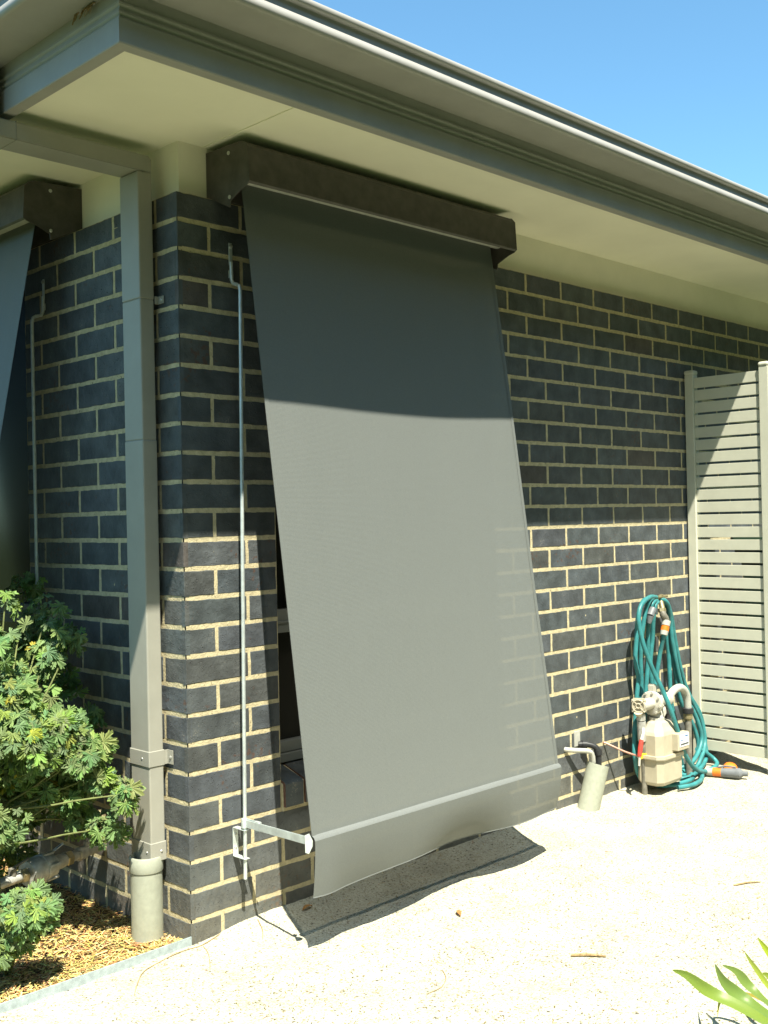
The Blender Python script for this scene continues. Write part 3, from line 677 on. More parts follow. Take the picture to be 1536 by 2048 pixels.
H = [
[(2.524, -0.05, 0.85), (2.425, -0.07, 0.854), (2.377, -0.07, 0.838), (2.371, -0.05, 0.772), (2.363, -0.045, 0.677), (2.35, -0.045, 0.584), (2.362, -0.05, 0.508), (2.347, -0.05, 0.428), (2.332, -0.05, 0.336), (2.304, -0.06, 0.247), (2.29, -0.07, 0.158), (2.36, -0.06, 0.06), (2.55, -0.079, 0.032)],
[(2.524, -0.05, 0.847), (2.426, -0.08, 0.848), (2.401, -0.07, 0.796), (2.38, -0.06, 0.677), (2.384, -0.05, 0.581), (2.388, -0.05, 0.486), (2.379, -0.05, 0.411), (2.358, -0.05, 0.319), (2.325, -0.06, 0.213), (2.335, -0.07, 0.131), (2.45, -0.05, 0.04), (2.6, -.06, .035)],
[(2.524, -0.055, 0.837), (2.453, -0.075, 0.83), (2.449, -0.06, 0.766), (2.45, -0.05, 0.67), (2.454, -0.045, 0.573), (2.438, -0.045, 0.479), (2.425, -0.045, 0.404), (2.409, -0.05, 0.293), (2.411, -0.06, 0.167), (2.46, -0.06, 0.06)],
[(2.533, -0.055, 0.83), (2.485, -0.07, 0.818), (2.482, -0.06, 0.75), (2.488, -0.05, 0.666), (2.475, -0.045, 0.571), (2.479, -0.045, 0.474), (2.492, -0.045, 0.389), (2.493, -0.05, 0.28), (2.519, -0.06, 0.149), (2.60, -0.04, 0.05), (2.625, -0.126, 0.034)],
[(2.538, -0.05, 0.833), (2.504, -0.05, 0.822), (2.504, -0.035, 0.741), (2.499, -0.03, 0.631), (2.489, -0.03, 0.536), (2.527, -0.03, 0.434), (2.545, -0.035, 0.335), (2.562, -0.05, 0.172), (2.57, -.05, .06)],
[(2.519, -0.055, 0.852), (2.412, -0.085, 0.86), (2.326, -0.095, 0.83), (2.296, -0.1, 0.768), (2.31, -0.11, 0.668), (2.345, -0.13, 0.56), (2.373, -0.16, 0.466), (2.392, -0.19, 0.374), (2.43, -0.2, 0.276), (2.463, -0.2, 0.202), (2.528, -0.2, 0.122), (2.619, -0.19, 0.068), (2.714, -0.18, 0.045)],
[(2.526, -0.085, 0.697), (2.529, -0.08, 0.664), (2.533, -0.06, 0.598), (2.522, -0.05, 0.514), (2.506, -0.045, 0.438), (2.499, -0.045, 0.356), (2.5, -.045, .1)],
[(2.56, -0.05, 0.838), (2.615, -0.035, 0.797), (2.633, -0.035, 0.684), (2.65, -0.035, 0.577), (2.647, -0.04, 0.486), (2.651, -0.04, 0.387), (2.672, -0.04, 0.285), (2.705, -0.04, 0.148), (2.76, -0.03, 0.04)],
[(2.548, -0.055, 0.841), (2.57, -0.07, 0.834), (2.603, -0.07, 0.8), (2.632, -0.06, 0.732), (2.643, -0.06, 0.639), (2.674, -0.06, 0.537), (2.709, -0.06, 0.441), (2.742, -0.065, 0.364), (2.793, -0.075, 0.298), (2.825, -0.085, 0.228), (2.837, -0.09, 0.16), (2.779, -0.1, 0.104), (2.687, -0.11, 0.075), (2.6, -0.06, 0.045)],
[(2.557, -0.05, 0.836), (2.592, -0.06, 0.823), (2.643, -0.055, 0.77), (2.675, -0.05, 0.681), (2.715, -0.05, 0.545), (2.765, -0.05, 0.426), (2.818, -0.055, 0.339), (2.879, -0.06, 0.257), (2.898, -0.07, 0.188), (2.884, -0.08, 0.124), (2.804, -0.1, 0.073), (2.75, -0.1, 0.045), (2.6, -0.09, 0.04)],
[(2.568, -0.045, 0.83), (2.599, -0.045, 0.809), (2.639, -0.04, 0.736), (2.66, -0.04, 0.629), (2.686, -0.04, 0.521), (2.708, -0.045, 0.413), (2.735, -0.05, 0.337), (2.786, -0.06, 0.264), (2.824, -0.07, 0.186), (2.823, -0.08, 0.12), (2.738, -0.1, 0.078), (2.64, -0.1, 0.045)],
[(2.562, -0.045, 0.833), (2.641, -0.045, 0.783), (2.669, -0.045, 0.695), (2.702, -0.045, 0.573), (2.756, -0.045, 0.46), (2.808, -0.05, 0.367), (2.874, -0.06, 0.285), (2.915, -0.06, 0.195), (2.912, -0.07, 0.115), (2.873, -0.09, 0.06), (2.706, -0.138, 0.04), (2.577, -0.152, 0.036), (2.533, -0.099, 0.036)],
[(2.80, -0.085, 0.12), (2.86, -0.085, 0.10), (2.90, -0.12, 0.06), (2.86, -0.15, 0.042), (2.71, -0.17, 0.04)],
[(2.42, -.2, .03), (2.5, -.23, .033), (2.6, -.215, .036), (2.7, -.16, .04), (2.76, -.1, .042)],
[(2.45, -.06, .03), (2.40, -.12, .03), (2.47, -.17, .032), (2.58, -.18, .036), (2.66, -.13, .038)],
]
hose = thing('garden_hose', 'teal garden hose coiled over the brass tap with its end on the gravel', 'hose', (2.55, -.06, .03))
mb = MB()
for k, l in enumerate(H): mb.tube(l, .0102, n=10, sub=5)
mb.build('hose_coil', M['hose'], hose)
mb = MB(); c0 = Vector((2.55, -.087, .745)); c1 = Vector((2.528, -.086, .69))
mb.cyl(c0, c0.lerp(c1, .38), .020, .019, n=16, mi=0); mb.cyl(c0.lerp(c1, .38), c0.lerp(c1, .40), .0205, n=16)
mb.cyl(c0.lerp(c1, .401), c0.lerp(c1, .82), .0185, n=16, mi=1); mb.cyl(c0.lerp(c1, .821), c0.lerp(c1, 1.15), .0185, .0165, n=16, mi=0)
mb.build('tap_connector', [M['palegrey'], M['orange']], hose)
mb = MB(); mb.cyl((2.437, -.088, .808), (2.412, -.088, .778), .0165, n=14); mb.cyl((2.412, -.088, .778), (2.405, -.085, .745), .0165, .009, n=14); mb.cyl((2.43, -.088, .797), (2.427, -.088, .793), .018, n=14)
mb.build('hose_joiner', M['greyplastic'], hose)
noz = MB(); a0 = Vector((2.714, -.180, .045)); a1 = Vector((2.765, -.345, .05)); d = a1-a0
noz.cyl(a0, a0+d*.16, .016, .018, n=14, mi=2); noz.cyl(a0+d*.16, a0+d*.38, .0195, n=16, mi=1); noz.cyl(a0+d*.38, a0+d*.85, .020, .024, n=16); noz.cyl(a0+d*.85, a0+d*.92, .024, .014, n=16); noz.cyl(a0+d*.92, a0+d*1.05, .012, n=12)
noz.tube([a0+d*.3+Vector((0, 0, .022)), a0+d*.5+Vector((0, 0, .03)), a0+d*.75+Vector((0, 0, .026))], .004, n=8)
noz.build('hose_nozzle', [M['greyplastic'], M['orange'], M['palegrey']], hose)
bl = thing('sprinkler_cap', 'small round orange plastic cap lying on the gravel beside the hose nozzle', 'cap', (2.90, -.20, .04))
mb = MB(); mb.lathe((2.90, -.20, .03), (-.25, -.3, .9), [(-.010, .016), (-.004, .029), (.006, .032), (.014, .028), (.02, .020), (.024, .008)], 24)
mb.build('cap_shell', M['orange'], bl)
mb = MB(); mb.lathe((2.90, -.20, .03), (-.25, -.3, .9), [(-.018, .012), (-.0105, .014)], 16); mb.build('cap_plug', M['greyplastic'], bl)

# ------------------------------------------------------------------ gas meter
gm = thing('gas_meter', 'beige gas meter on two riser pipes in front of the teal hose', 'gas meter', (2.42, -.13, 0))
G0 = .02
mb = MB(); mb.tube([(2.298, -.11, -.05), (2.296, -.11, .20), (2.281, -.11, .335)], .0125, n=14); mb.build('inlet_riser', M['grey_iron'], gm)
mb = MB(); mb.cyl((2.281, -.11, .335), (2.279, -.11, .362), .019, n=6); mb.cyl((2.279, -.11, .362), (2.278, -.11, .374), .013, n=12); mb.cyl((2.284, -.11, .245), (2.282, -.11, .33), .0175, .019, n=12)
v_ = mb.build('ball_valve', M['bronze'], gm)
mb = MB(); mb.tube([(2.275, -.125, .30), (2.245, -.140, .285), (2.228, -.142, .262)], [.008, .007, .007], n=8, mi=1); mb.tube([(2.228, -.142, .262), (2.218, -.142, .23), (2.209, -.142, .195)], [.0095, .0105, .009], n=10, mi=0); mb.tube([(2.209, -.142, .195), (2.205, -.142, .155)], [.006, .005], n=8, mi=1)
mb.build('valve_lever', [M['red'], M['lightgrey']], v_)
mb = MB(); mb.cyl((2.298, -.11, .168), (2.297, -.11, .192), .0165, n=12); mb.obox((2.262, -.118, .182), (.024, .004, 0), (0.0, .002, 0), (0, 0, .011), bev=.001); mb.build('yellow_tag', M['yellow'], gm)
mb = MB(); mb.tube([(2.152, .0, .245), (2.155, -.012, .243), (2.20, -.075, .208), (2.248, -.118, .185)], .0042, n=8, sub=3); mb.build('copper_strap', M['copper'], gm)
# regulator end plate with ring and cross ribs, facing -x
reg = MB(); cx, cy, cz = 2.258, -.112, .401
nrm = Vector((-.93, -.36, 0)).normalized(); sd = Vector((nrm.y, -nrm.x, 0)); up = Vector((0, 0, 1)); cc = Vector((cx, cy, cz))
reg.obox(cc+nrm*-.012, nrm*.012, sd*.031, up*.031, bev=.006)
for rr in (.026, .010):
    pts = [cc+nrm*.003+(sd*cos(a)+up*sin(a))*rr for a in [2*pi*i/28 for i in range(29)]]; reg.tube(pts, .0028, n=8, caps=False)
for k in range(4):
    a = pi/4+k*pi/2; reg.tube([cc+nrm*.003+(sd*cos(a)+up*sin(a))*.009, cc+nrm*.003+(sd*cos(a)+up*sin(a))*.036], .0026, n=6)
for i, j in ((1, 1), (1, -1), (-1, 1), (-1, -1)): reg.lathe(cc+sd*i*.0245+up*j*.0245, nrm, [(0, .004), (.003, .003)], 8)
reg.cyl(cc+up*-.025, cc+up*-.04-nrm*.01, .02, .015, n=14)
reg.build('regulator_cover', M['beige'], gm)
reg = MB()
reg.cyl((2.27, -.115, .400), (2.35, -.12, .402), .026, .024, n=20)
reg.lathe((2.345, -.12, .402), (1, 0, 0), [(0, .046), (.003, .052), (.010, .053), (.012, .053), (.014, .053), (.022, .050), (.032, .035), (.045, .026), (.1, .023), (.128, .022), (.13, .029), (.147, .029), (.149, .02)], 32)
for k in range(8):
    a = 2*pi*k/8+.2; reg.lathe((2.341, -.12+.046*cos(a), .402+.046*sin(a)), (1, 0, 0), [(0, .006), (.03, .006)], 8)
reg.obox((2.362, -.12, .466), (.012, 0, 0), (0, .018, 0), (0, 0, .018), bev=.005)
reg.cyl((2.40, -.125, .392), (2.385, -.125, .335), .020, .030, n=18)
reg.cyl((2.385, -.125, .338), (2.385, -.125, .325), .034, n=18)
reg.obox((2.43, -.125, .352), (.014, 0, .012), (0, .014, 0), (-.006, 0, .016), bev=.004)
reg.build('pressure_regulator', M['lightgrey'], gm)
mb = MB(); mb.cyl((2.465, -.13, .37), (2.468, -.13, .32), .014, n=12); mb.obox((2.462, -.13, .352), (.02, 0, 0), (0, .012, 0), (0, 0, .010), bev=.002); mb.build('outlet_fitting', M['black'], gm)
mb = MB(); mb.tube([(2.485, -.12, .396), (2.50, -.12, .404), (2.525, -.12, .425), (2.56, -.12, .437), (2.60, -.12, .438), (2.635, -.12, .420), (2.655, -.12, .39), (2.663, -.12, .335)], .0175, n=16, sub=4); mb.build('gooseneck_pipe', M['palegrey'], gm)
mb = MB(); mb.lathe((2.663, -.12, .338), (0, 0, -1), [(0, .024), (.002, .026), (.024, .026), (.026, .02)], 10); mb.build('union_nut', M['black'], gm)
mb = MB(); mb.lathe((2.663, -.12, .311), (0, 0, -1), [(0, .020), (.022, .021), (.024, .017), (.03, .0175)], 16); mb.build('brass_union', M['brass'], gm)
mb = MB(); mb.tube([(2.663, -.12, .285), (2.657, -.123, .15), (2.652, -.125, -.05)], .0155, n=14); mb.build('outlet_riser', M['grey_iron'], gm)
# body: octagonal drum in two halves
def octo(cx, cy, hx, hy, ch, z): return [(cx-hx+ch, cy-hy, z), (cx+hx-ch, cy-hy, z), (cx+hx, cy-hy+ch, z), (cx+hx, cy+hy-ch, z), (cx+hx-ch, cy+hy, z), (cx-hx+ch, cy+hy, z), (cx-hx, cy+hy-ch, z), (cx-hx, cy-hy+ch, z)]
def stack(mb, rings, smooth=False):
    vs = [p for r in rings for p in r]; n = len(rings[0])
    fs = [(j*n+i, j*n+(i+1) % n, (j+1)*n+(i+1) % n, (j+1)*n+i) for j in range(len(rings)-1) for i in range(n)]
    fs += [tuple(range(n))[::-1], tuple(range((len(rings)-1)*n, len(rings)*n))]
    mb.add(vs, fs, 0, smooth)
bx, by = 2.385, -.135
mb = MB()
stack(mb, [octo(bx, by, .075, .046, .022, .050), octo(bx, by, .090, .058, .022, .056), octo(bx, by, .097, .064, .022, .070), octo(bx, by, .097, .064, .022, .168)])
stack(mb, [octo(bx, by, .106, .072, .026, .168), octo(bx, by, .107, .073, .026, .172), octo(bx, by, .106, .072, .026, .184)])
stack(mb, [octo(bx, by, .092, .060, .026, .184), octo(bx, by, .092, .060, .026, .270), octo(bx, by, .086, .055, .026, .284), octo(bx, by, .070, .044, .022, .302), octo(bx, by, .058, .036, .018, .318), octo(bx, by, .035, .022, .012, .326)])
bd = mb.build('meter_body', M['beige'], gm)
mb = MB(); mb.box(bx+.005, bx+.100, by-.090, by-.056, .196, .272, 0, .004); ip = mb.build('index_panel', M['beige'], bd)
mb = MB(); mb.box(bx+.016, bx+.094, by-.0918, by-.0895, .213, .266, 0); mb.box(bx+.022, bx+.088, by-.0926, by-.0915, .220, .227, 1); mb.box(bx+.060, bx+.084, by-.0926, by-.0915, .254, .260, 2); mb.box(bx+.022, bx+.050, by-.0926, by-.0915, .240, .243, 2)
mb.build('label_plate', [M['white'], M['dark_print'], M['blue']], ip)

# ------------------------------------------------------------------ short stub pipe with two small drains
sp = thing('stub_pipe', 'short leaning round grey pipe taking the small bent drain, beside the blind', 'pipe', (2.0, -.05, 0))
mb = MB(); mb.lathe((1.938, -.052, -.02), Vector((2.003, -.070, .190))-Vector((1.945, -.052, .0)), [(0, .046), (.218, .046), (.2185, .042), (.19, .041)], 36); mb.build('pipe_sleeve', M['pvc'], sp)
mb = MB(); mb.tube([(1.869, .0, .262), (1.874, -.012, .261), (1.905, -.04, .257), (1.940, -.062, .252), (1.962, -.068, .238), (1.972, -.068, .200)], .0105, n=12, sub=3); mb.build('drain_bend', M['palegrey'], sp)
bp = thing('black_elbow', 'black plastic elbow pipe coming out of the brick wall above the leaning stub', 'pipe', (1.97, 0, .26))
mb = MB(); mb.tube([(1.962, .0, .268), (1.985, -.02, .267), (2.005, -.04, .262), (2.017, -.055, .250), (2.022, -.06, .225), (2.020, -.062, .175)], .0125, n=12, sub=3); mb.cyl((1.975, -.012, .267), (1.99, -.025, .266), .0165, n=12); mb.cyl((2.021, -.058, .245), (2.023, -.061, .222), .0165, n=12); mb.build('elbow', M['black'], bp)
mb = MB(); mb.box(1.935, 1.975, -.003, .004, .262, .325, 0, .0008); mb.build('wall_plate', M['palegrey'], bp)

# ------------------------------------------------------------------ irrigation valve in the garden bed
vl = thing('irrigation_valve', 'bronze check valve and fittings on a pipe under the geranium leaves', 'valve', (-.3, .33, .2))
A0 = Vector((-.075, .405, .222)); A1 = Vector((-.50, .285, .222)); dd = (A1-A0).normalized()
L_ = lambda t: A0+dd*t
mb = MB(); mb.lathe(L_(.13), dd, [(0, .019), (.012, .021), (.03, .022), (.048, .023), (.05, .032), (.055, .037), (.085, .039), (.087, .042), (.097, .042), (.099, .039), (.115, .041), (.140, .041), (.147, .036), (.149, .025)], 28)
for k in range(6): 
    a = k*pi/3; N1 = dd.orthogonal().normalized(); B1 = dd.cross(N1); mb.obox(L_(.205)+(N1*cos(a)+B1*sin(a))*.041, dd*.022, (N1*cos(a)+B1*sin(a))*.004, (B1*cos(a)-N1*sin(a))*.004, bev=.001)
mb.build('check_valve_body', M['bronze'], vl)
mb = MB(); mb.lathe(L_(.105), dd, [(0, .020), (.003, .023), (.022, .023), (.025, .020)], 6); mb.build('hex_nut', M['brass'], vl); mb = MB(); mb.lathe(L_(.280), dd, [(0, .018), (.002, .021), (.022, .021), (.024, .018)], 6); mb.build('hex_nut', M['brass'], vl)
mb = MB(); mb.tube([L_(.30), L_(.46)], .015, n=16); mb.build('pipe', M['bronze'], vl)
mb = MB(); mb.tube([L_(0), L_(.12)], .0155, n=16); mb.lathe(L_(.045), dd, [(0, .019), (.03, .021), (.032, .016)], 18)
mb.tube([L_(.0), L_(-.012)+Vector((0, 0, .004)), L_(-.02)+Vector((0, 0, .02)), L_(-.022)+Vector((0, 0, .045))], [.0165, .019, .020, .019], n=16, sub=3)
mb.build('pipe_fittings', M['bronze'], vl); mb = MB(); mb.obox(L_(.035)+Vector((0, 0, .022)), dd*.012, Vector((0, 0, .010)), dd.cross(Vector((0, 0, 1)))*.006, bev=.002)
pf = mb.build('pipe_lug', M['bronze'], vl)
mb = MB(); b0 = L_(-.022)+Vector((0, 0, .045)); mb.lathe(b0, (0, 0, 1), [(0, .021), (.008, .023), (.012, .024), (.016, .021), (.040, .021), (.043, .022), (.052, .019), (.058, .012), (.068, .007)], 18); mb.build('top_valve', M['brass'], vl)
mb = MB(); mb.tube([L_(.33)+Vector((0, 0, .016)), L_(.34)+Vector((0, 0, .03)), L_(.27)+Vector((0, 0, .043))], .004, n=8); mb.tube([L_(.33)+Vector((0, 0, .01)), L_(.33)+Vector((0, 0, .032))], .012, n=10); mb.build('valve_lever', M['grey_iron'], vl)
mb = MB(); q = L_(.155)+Vector((0, 0, .045)); mb.obox(q, Vector((.014, -.006, .010)), Vector((.004, .010, .0)), Vector((-.0002, .0001, .0006))); mb.obox(q+Vector((.002, 0, .0022)), Vector((.006, -.0025, .0045)), Vector((.0016, .004, 0)), Vector((0, 0, .0003)), mi=1)
mb.build('paper_tag', [M['white'], M['blue']], vl)
mb = MB(); mb.tube([L_(.46), L_(.50)+Vector((0, 0, -.02)), L_(.51)+Vector((0, 0, -.06)), L_(.51)+Vector((0, 0, -.26))], .015, n=12, sub=3); mb.build('supply_pipe', M['grey_iron'], vl)

# ------------------------------------------------------------------ edging
mb = MB()
n = 40; vs = []; fs = []
for i in range(n+1):
    x = -1.6+1.6*i/n; y = .001+.004*sin(x*3)
    vs += [(x, y-.002, -.05), (x, y-.002, .026), (x, y+.002, .026), (x, y+.002, -.05)]
for i in range(n): fs += [(4*i+k, 4*i+(k+1) % 4, 4*i+4+(k+1) % 4, 4*i+4+k) for k in range(4)]
fs += [(0, 1, 2, 3), (4*n, 4*n+3, 4*n+2, 4*n+1)]
mb.add(vs, fs); e_ = mb.build('garden_edging', M['zinc_dull'])
tag(e_, 'galvanised steel strip edging between the straw mulch and the gravel', 'edging')

# ------------------------------------------------------------------ mulch, litter, stones
def chips(mb, n, area, zf, lr, wr, cols, curve=.3, lift=.006):
    for _ in range(n):
        x, y = area(); l = random.uniform(*lr); w_ = random.uniform(*wr); a = random.uniform(0, 2*pi); z = zf(x, y)+random.uniform(.0, lift)
        dx, dy = cos(a), sin(a); t = random.uniform(-.35, .35); k = random.uniform(-curve, curve)
        c = random.choice(cols); c = tuple(q*random.uniform(.75, 1.25) for q in c)
        P = []
        for s in (-.5, 0, .5):
            cxx = x+dx*l*s - dy*k*l*(s*s); cyy = y+dy*l*s + dx*k*l*(s*s); cz = z+t*l*s*.6+.0008
            for q in (-1, 1): P.append((cxx-dy*w_*q*.5, cyy+dx*w_*q*.5, max(cz, zf(x, y)-.001)+q*w_*random.uniform(-.2, .2)))
        mb.add(P, [(0, 2, 3, 1), (2, 4, 5, 3)], 0, False, c)
zs = lambda x, y: -0.004+0.01*mn.noise(Vector((x*6, y*6, 9)))
mb = MB()
chips(mb, 15000, lambda: (-.95+.95*random.random()**.85, .022+random.random()**1.4*1.3), zs, (.010, .042), (.0012, .0040), [(1.25, 1.15, .95), (1.1, .95, .7), (.75, .6, .45), (1.5, 1.45, 1.3), (.45, .33, .25)], .35, .014)
tag(mb.build('straw_mulch', M['straw'], recalc=False), 'golden straw and bark mulch covering the garden bed', kind='stuff')
mb = MB()
def ar():
    while True:
        x, y = random.uniform(-.95, 3.3), random.uniform(-1.6, -.005)
        if mn.noise(Vector((x*2.1, y*2.1, 7)))+random.uniform(-.25, .6) > 0: return x, y
chips(mb, 4200, ar, gz, (.003, .010), (.0010, .0024), [(1.3, 1.3, 1.1), (.9, .9, .8), (1.5, 1.3, .8), (.7, .65, .5)], .3, .002)
chips(mb, 700, ar, gz, (.010, .022), (.001, .0022), [(1.2, 1.0, .7), (.8, .65, .45), (1.5, 1.2, .6)], .5, .002)
def ar2():
    while True:
        x, y = random.uniform(-.6, 1.6), random.uniform(-1.6, -.25)
        if mn.noise(Vector((x*3.1, y*3.1, 12)))+random.uniform(-.5, .5)+(-y-x*.5-.55)*.5 > 0: return x, y
chips(mb, 4500, ar2, gz, (.0025, .008), (.0010, .0024), [(.55, .6, .45), (.4, .42, .33), (.9, .75, .4), (.7, .7, .6)], .3, .002)
tag(mb.build('dry_litter', M['litter'], recalc=False), 'small dry leaf bits and dark chips scattered over the pale gravel', kind='stuff')
mb = MB()
for _ in range(5200):
    x, y = random.uniform(-.95, 3.3), random.uniform(-1.6, -.005); r = random.uniform(.0012, .0036); z = gz(x, y)+r*.2
    a = random.uniform(0, 6); c = random.choice([(1, 1, 1), (1.25, 1.25, 1.2), (.85, .82, .76), (.7, .68, .62)])
    P = [(x+r*cos(a+i*pi/2)*random.uniform(.7, 1.3), y+r*sin(a+i*pi/2)*random.uniform(.7, 1.3), z) for i in range(4)]+[(x, y, z+r*.8)]
    mb.add(P, [(0, 1, 4), (1, 2, 4), (2, 3, 4), (3, 0, 4)], 0, False, c)
tag(mb.build('gravel_stones', M['stone'], recalc=False), 'loose little stones on the gravel path', kind='stuff')

def twig(pts, r, label, name='twig', m_=None):
    mb = MB(); mb.tube([(x, y, gz(x, y)+r+z) for x, y, z in pts], [r]*(len(pts)-1)+[r*.5], n=7, sub=4)
    return tag(mb.build(name, m_ or M['twig']), label, 'twig')
twig([(.672, -.865, 0), (.70, -.905, .002), (.725, -.945, 0)], .0042, 'thick short stick lying alone on the gravel, nearest the picture centre bottom')
twig([(1.50, -.93, 0), (1.545, -.955, .002), (1.58, -.985, 0)], .0028, 'small stick on the bright gravel at the right')
twig([(.10, -.004, 0), (.02, -.022, .001), (-.05, -.020, .002), (-.13, -.035, 0), (-.20, -.06, .001), (-.25, -.11, 0), (-.30, -.17, 0)], .0013, 'long thin curved dry stem running beside the steel edging', 'twig')
twig([(.02, -.03, 0), (.0, -.08, .001), (-.03, -.13, 0), (-.068, -.185, 0)], .0011, 'short curved dry stem in front of the corner pillar', 'twig')
twig([(.36, -.66, 0), (.33, -.70, .001), (.28, -.73, 0), (.22, -.73, .001)], .0012, 'fine bent dry stem in the middle of the lower gravel', 'twig')
twig([(.23, -.02, 0), (.20, -.08, .002), (.16, -.13, 0)], .0013, 'fine dry stem between the pillar and the blind shadow', 'twig')
def dry_leaf(x, y, a, l, label):
    mb = MB(); P = []
    for i in range(7):
        t = i/6; w_ = l*.16*sin(pi*min(1, t*1.02))+.0006; cx_ = x+cos(a)*l*(t-.5); cy_ = y+sin(a)*l*(t-.5); z = gz(x, y)+.003+.006*sin(pi*t)
        P += [(cx_-sin(a)*w_, cy_+cos(a)*w_, z+.004), (cx_, cy_, z), (cx_+sin(a)*w_, cy_-cos(a)*w_, z+.004)]
    mb.add(P, [(3*i+k, 3*i+k+1, 3*i+4+k, 3*i+3+k) for i in range(6) for k in (0, 1)], 0, True)
    return tag(mb.build('dry_leaf', M['dryleaf'], recalc=False), label, 'leaf')
dry_leaf(.700, -.424, 1.0, .045, 'small curled orange brown leaf on the gravel below the blind shadow')
dry_leaf(.40, -.055, .2, .05, 'yellow brown leaf lying in the blind shadow near the wall')
dry_leaf(-.11, .09, 1.9, .05, 'curled dry leaf at the foot of the round downpipe')

# ------------------------------------------------------------------ geranium shrub
def leaf_outline():
    """deeply cut palmate outline, unit radius, base at the origin"""
    pts = []
    lobes = [(-104, .66), (-52, .92), (0, 1.06), (52, .92), (104, .66)]
    for i, (a, r) in enumerate(lobes):
        a0 = radians(a+90)
        for da, rr in ((-8, .30), (-14, .45), (-21, .58), (-17, .66), (-9, .56), (-10, .72), (-15, .88), (-10, .95), (-5, .80), (-4, .97), (2, 1.04), (5, .82), (12, .95), (15, .84), (9, .70), (9, .56), (18, .68), (21, .56), (13, .44), (8, .30)):
            pts.append((cos(a0+radians(da))*r*rr, sin(a0+radians(da))*r*rr))
        if i < len(lobes)-1:
            b = radians((a+lobes[i+1][0])/2+90); pts.append((cos(b)*.10, sin(b)*.10))
    return pts
OUT = leaf_outline()
def add_leaf(mb, p, nrm, up, size, c):
    nrm = nrm.normalized(); up = (up-nrm*up.dot(nrm)); up = up.normalized() if up.length > 1e-4 else nrm.orthogonal().normalized(); sd = up.cross(nrm)
    cup = random.uniform(-.1, .35); vs = [p]
    for x, y in OUT:
        rr = x*x+y*y; ang = math.atan2(y, x)
        vs.append(p+(sd*x+up*y)*size + nrm*size*(cup*rr*.5+.10*sin(ang*7+1)*rr+.09*sin(ang*19+size*900)*rr-.28*rr*rr*(.4 if cup > .1 else 1)))
    n_ = len(OUT); mb.add(vs, [(0, i+1, i+2) for i in range(n_-1)], 0, True, c)
sh = thing('geranium_shrub', 'scented geranium shrub with finely cut green leaves in the garden bed', 'shrub', (-.40, .34, 0))
fol = MB(); stem = MB(); root0 = Vector((-.46, .22, -.02))
clumps = [  # centre, radius, leaves, leaf size
 ((-.42, .25, .62), (.12, .14, .11), 190, .032), ((-.43, .30, .74), (.10, .12, .09), 90, .031), ((-.50, .27, .45), (.11, .15, .12), 150, .032),
 ((-.52, .30, .55), (.12, .15, .18), 160, .033), ((-.31, .21, .63), (.075, .07, .07), 60, .033), ((-.25, .19, .57), (.06, .06, .06), 34, .033), ((-.18, .19, .585), (.04, .045, .04), 12, .037), ((-.32, .30, .50), (.10, .09, .07), 60, .033), ((-.25, .24, .45), (.07, .05, .04), 22, .032), ((-.22, .35, .62), (.08, .10, .09), 26, .033), ((-.16, .55, .92), (.07, .14, .12), 16, .034), ((-.38, .42, .78), (.08, .10, .08), 16, .033),
 ((-.20, .19, .50), (.05, .05, .045), 20, .035), ((-.15, .10, .455), (.035, .035, .04), 10, .036), ((-.17, .18, .345), (.05, .06, .05), 22, .032), ((-.33, .42, .42), (.08, .06, .08), 40, .032),
 ((-.475, .065, .215), (.075, .08, .055), 60, .033), ((-.53, .13, .15), (.09, .09, .07), 60, .032), ((-.08, .82, 1.03), (.05, .07, .06), 16, .032), ((-.10, .72, .90), (.06, .08, .07), 22, .032),
 ((-.12, .78, .80), (.06, .09, .09), 30, .034), ((-.12, .45, .87), (.05, .06, .05), 11, .034), ((-.20, .48, .82), (.06, .06, .05), 14, .034), ((-.42, .27, 1.03), (.02, .02, .03), 3, .038), ((-.46, .25, .90), (.05, .05, .06), 14, .033),
 ((-.21, .29, .36), (.06, .07, .06), 30, .028), ((-.10, .53, .73), (.05, .07, .06), 12, .033), ((-.08, .44, .62), (.04, .06, .05), 10, .033), ((-.25, .50, .55), (.14, .20, .22), 130, .033), ((-.45, .55, .60), (.2, .2, .25), 130, .034), ((-.36, .50, .28), (.14, .08, .12), 60, .030),
 ((-.66, .25, .50), (.14, .2, .3), 160, .033), 
]
greens = [(1, 1, 1), (1.15, 1.1, .9), (.85, .95, 1.0), (1.25, 1.2, .9), (.75, .85, .85), (.9, .95, 1.1)]
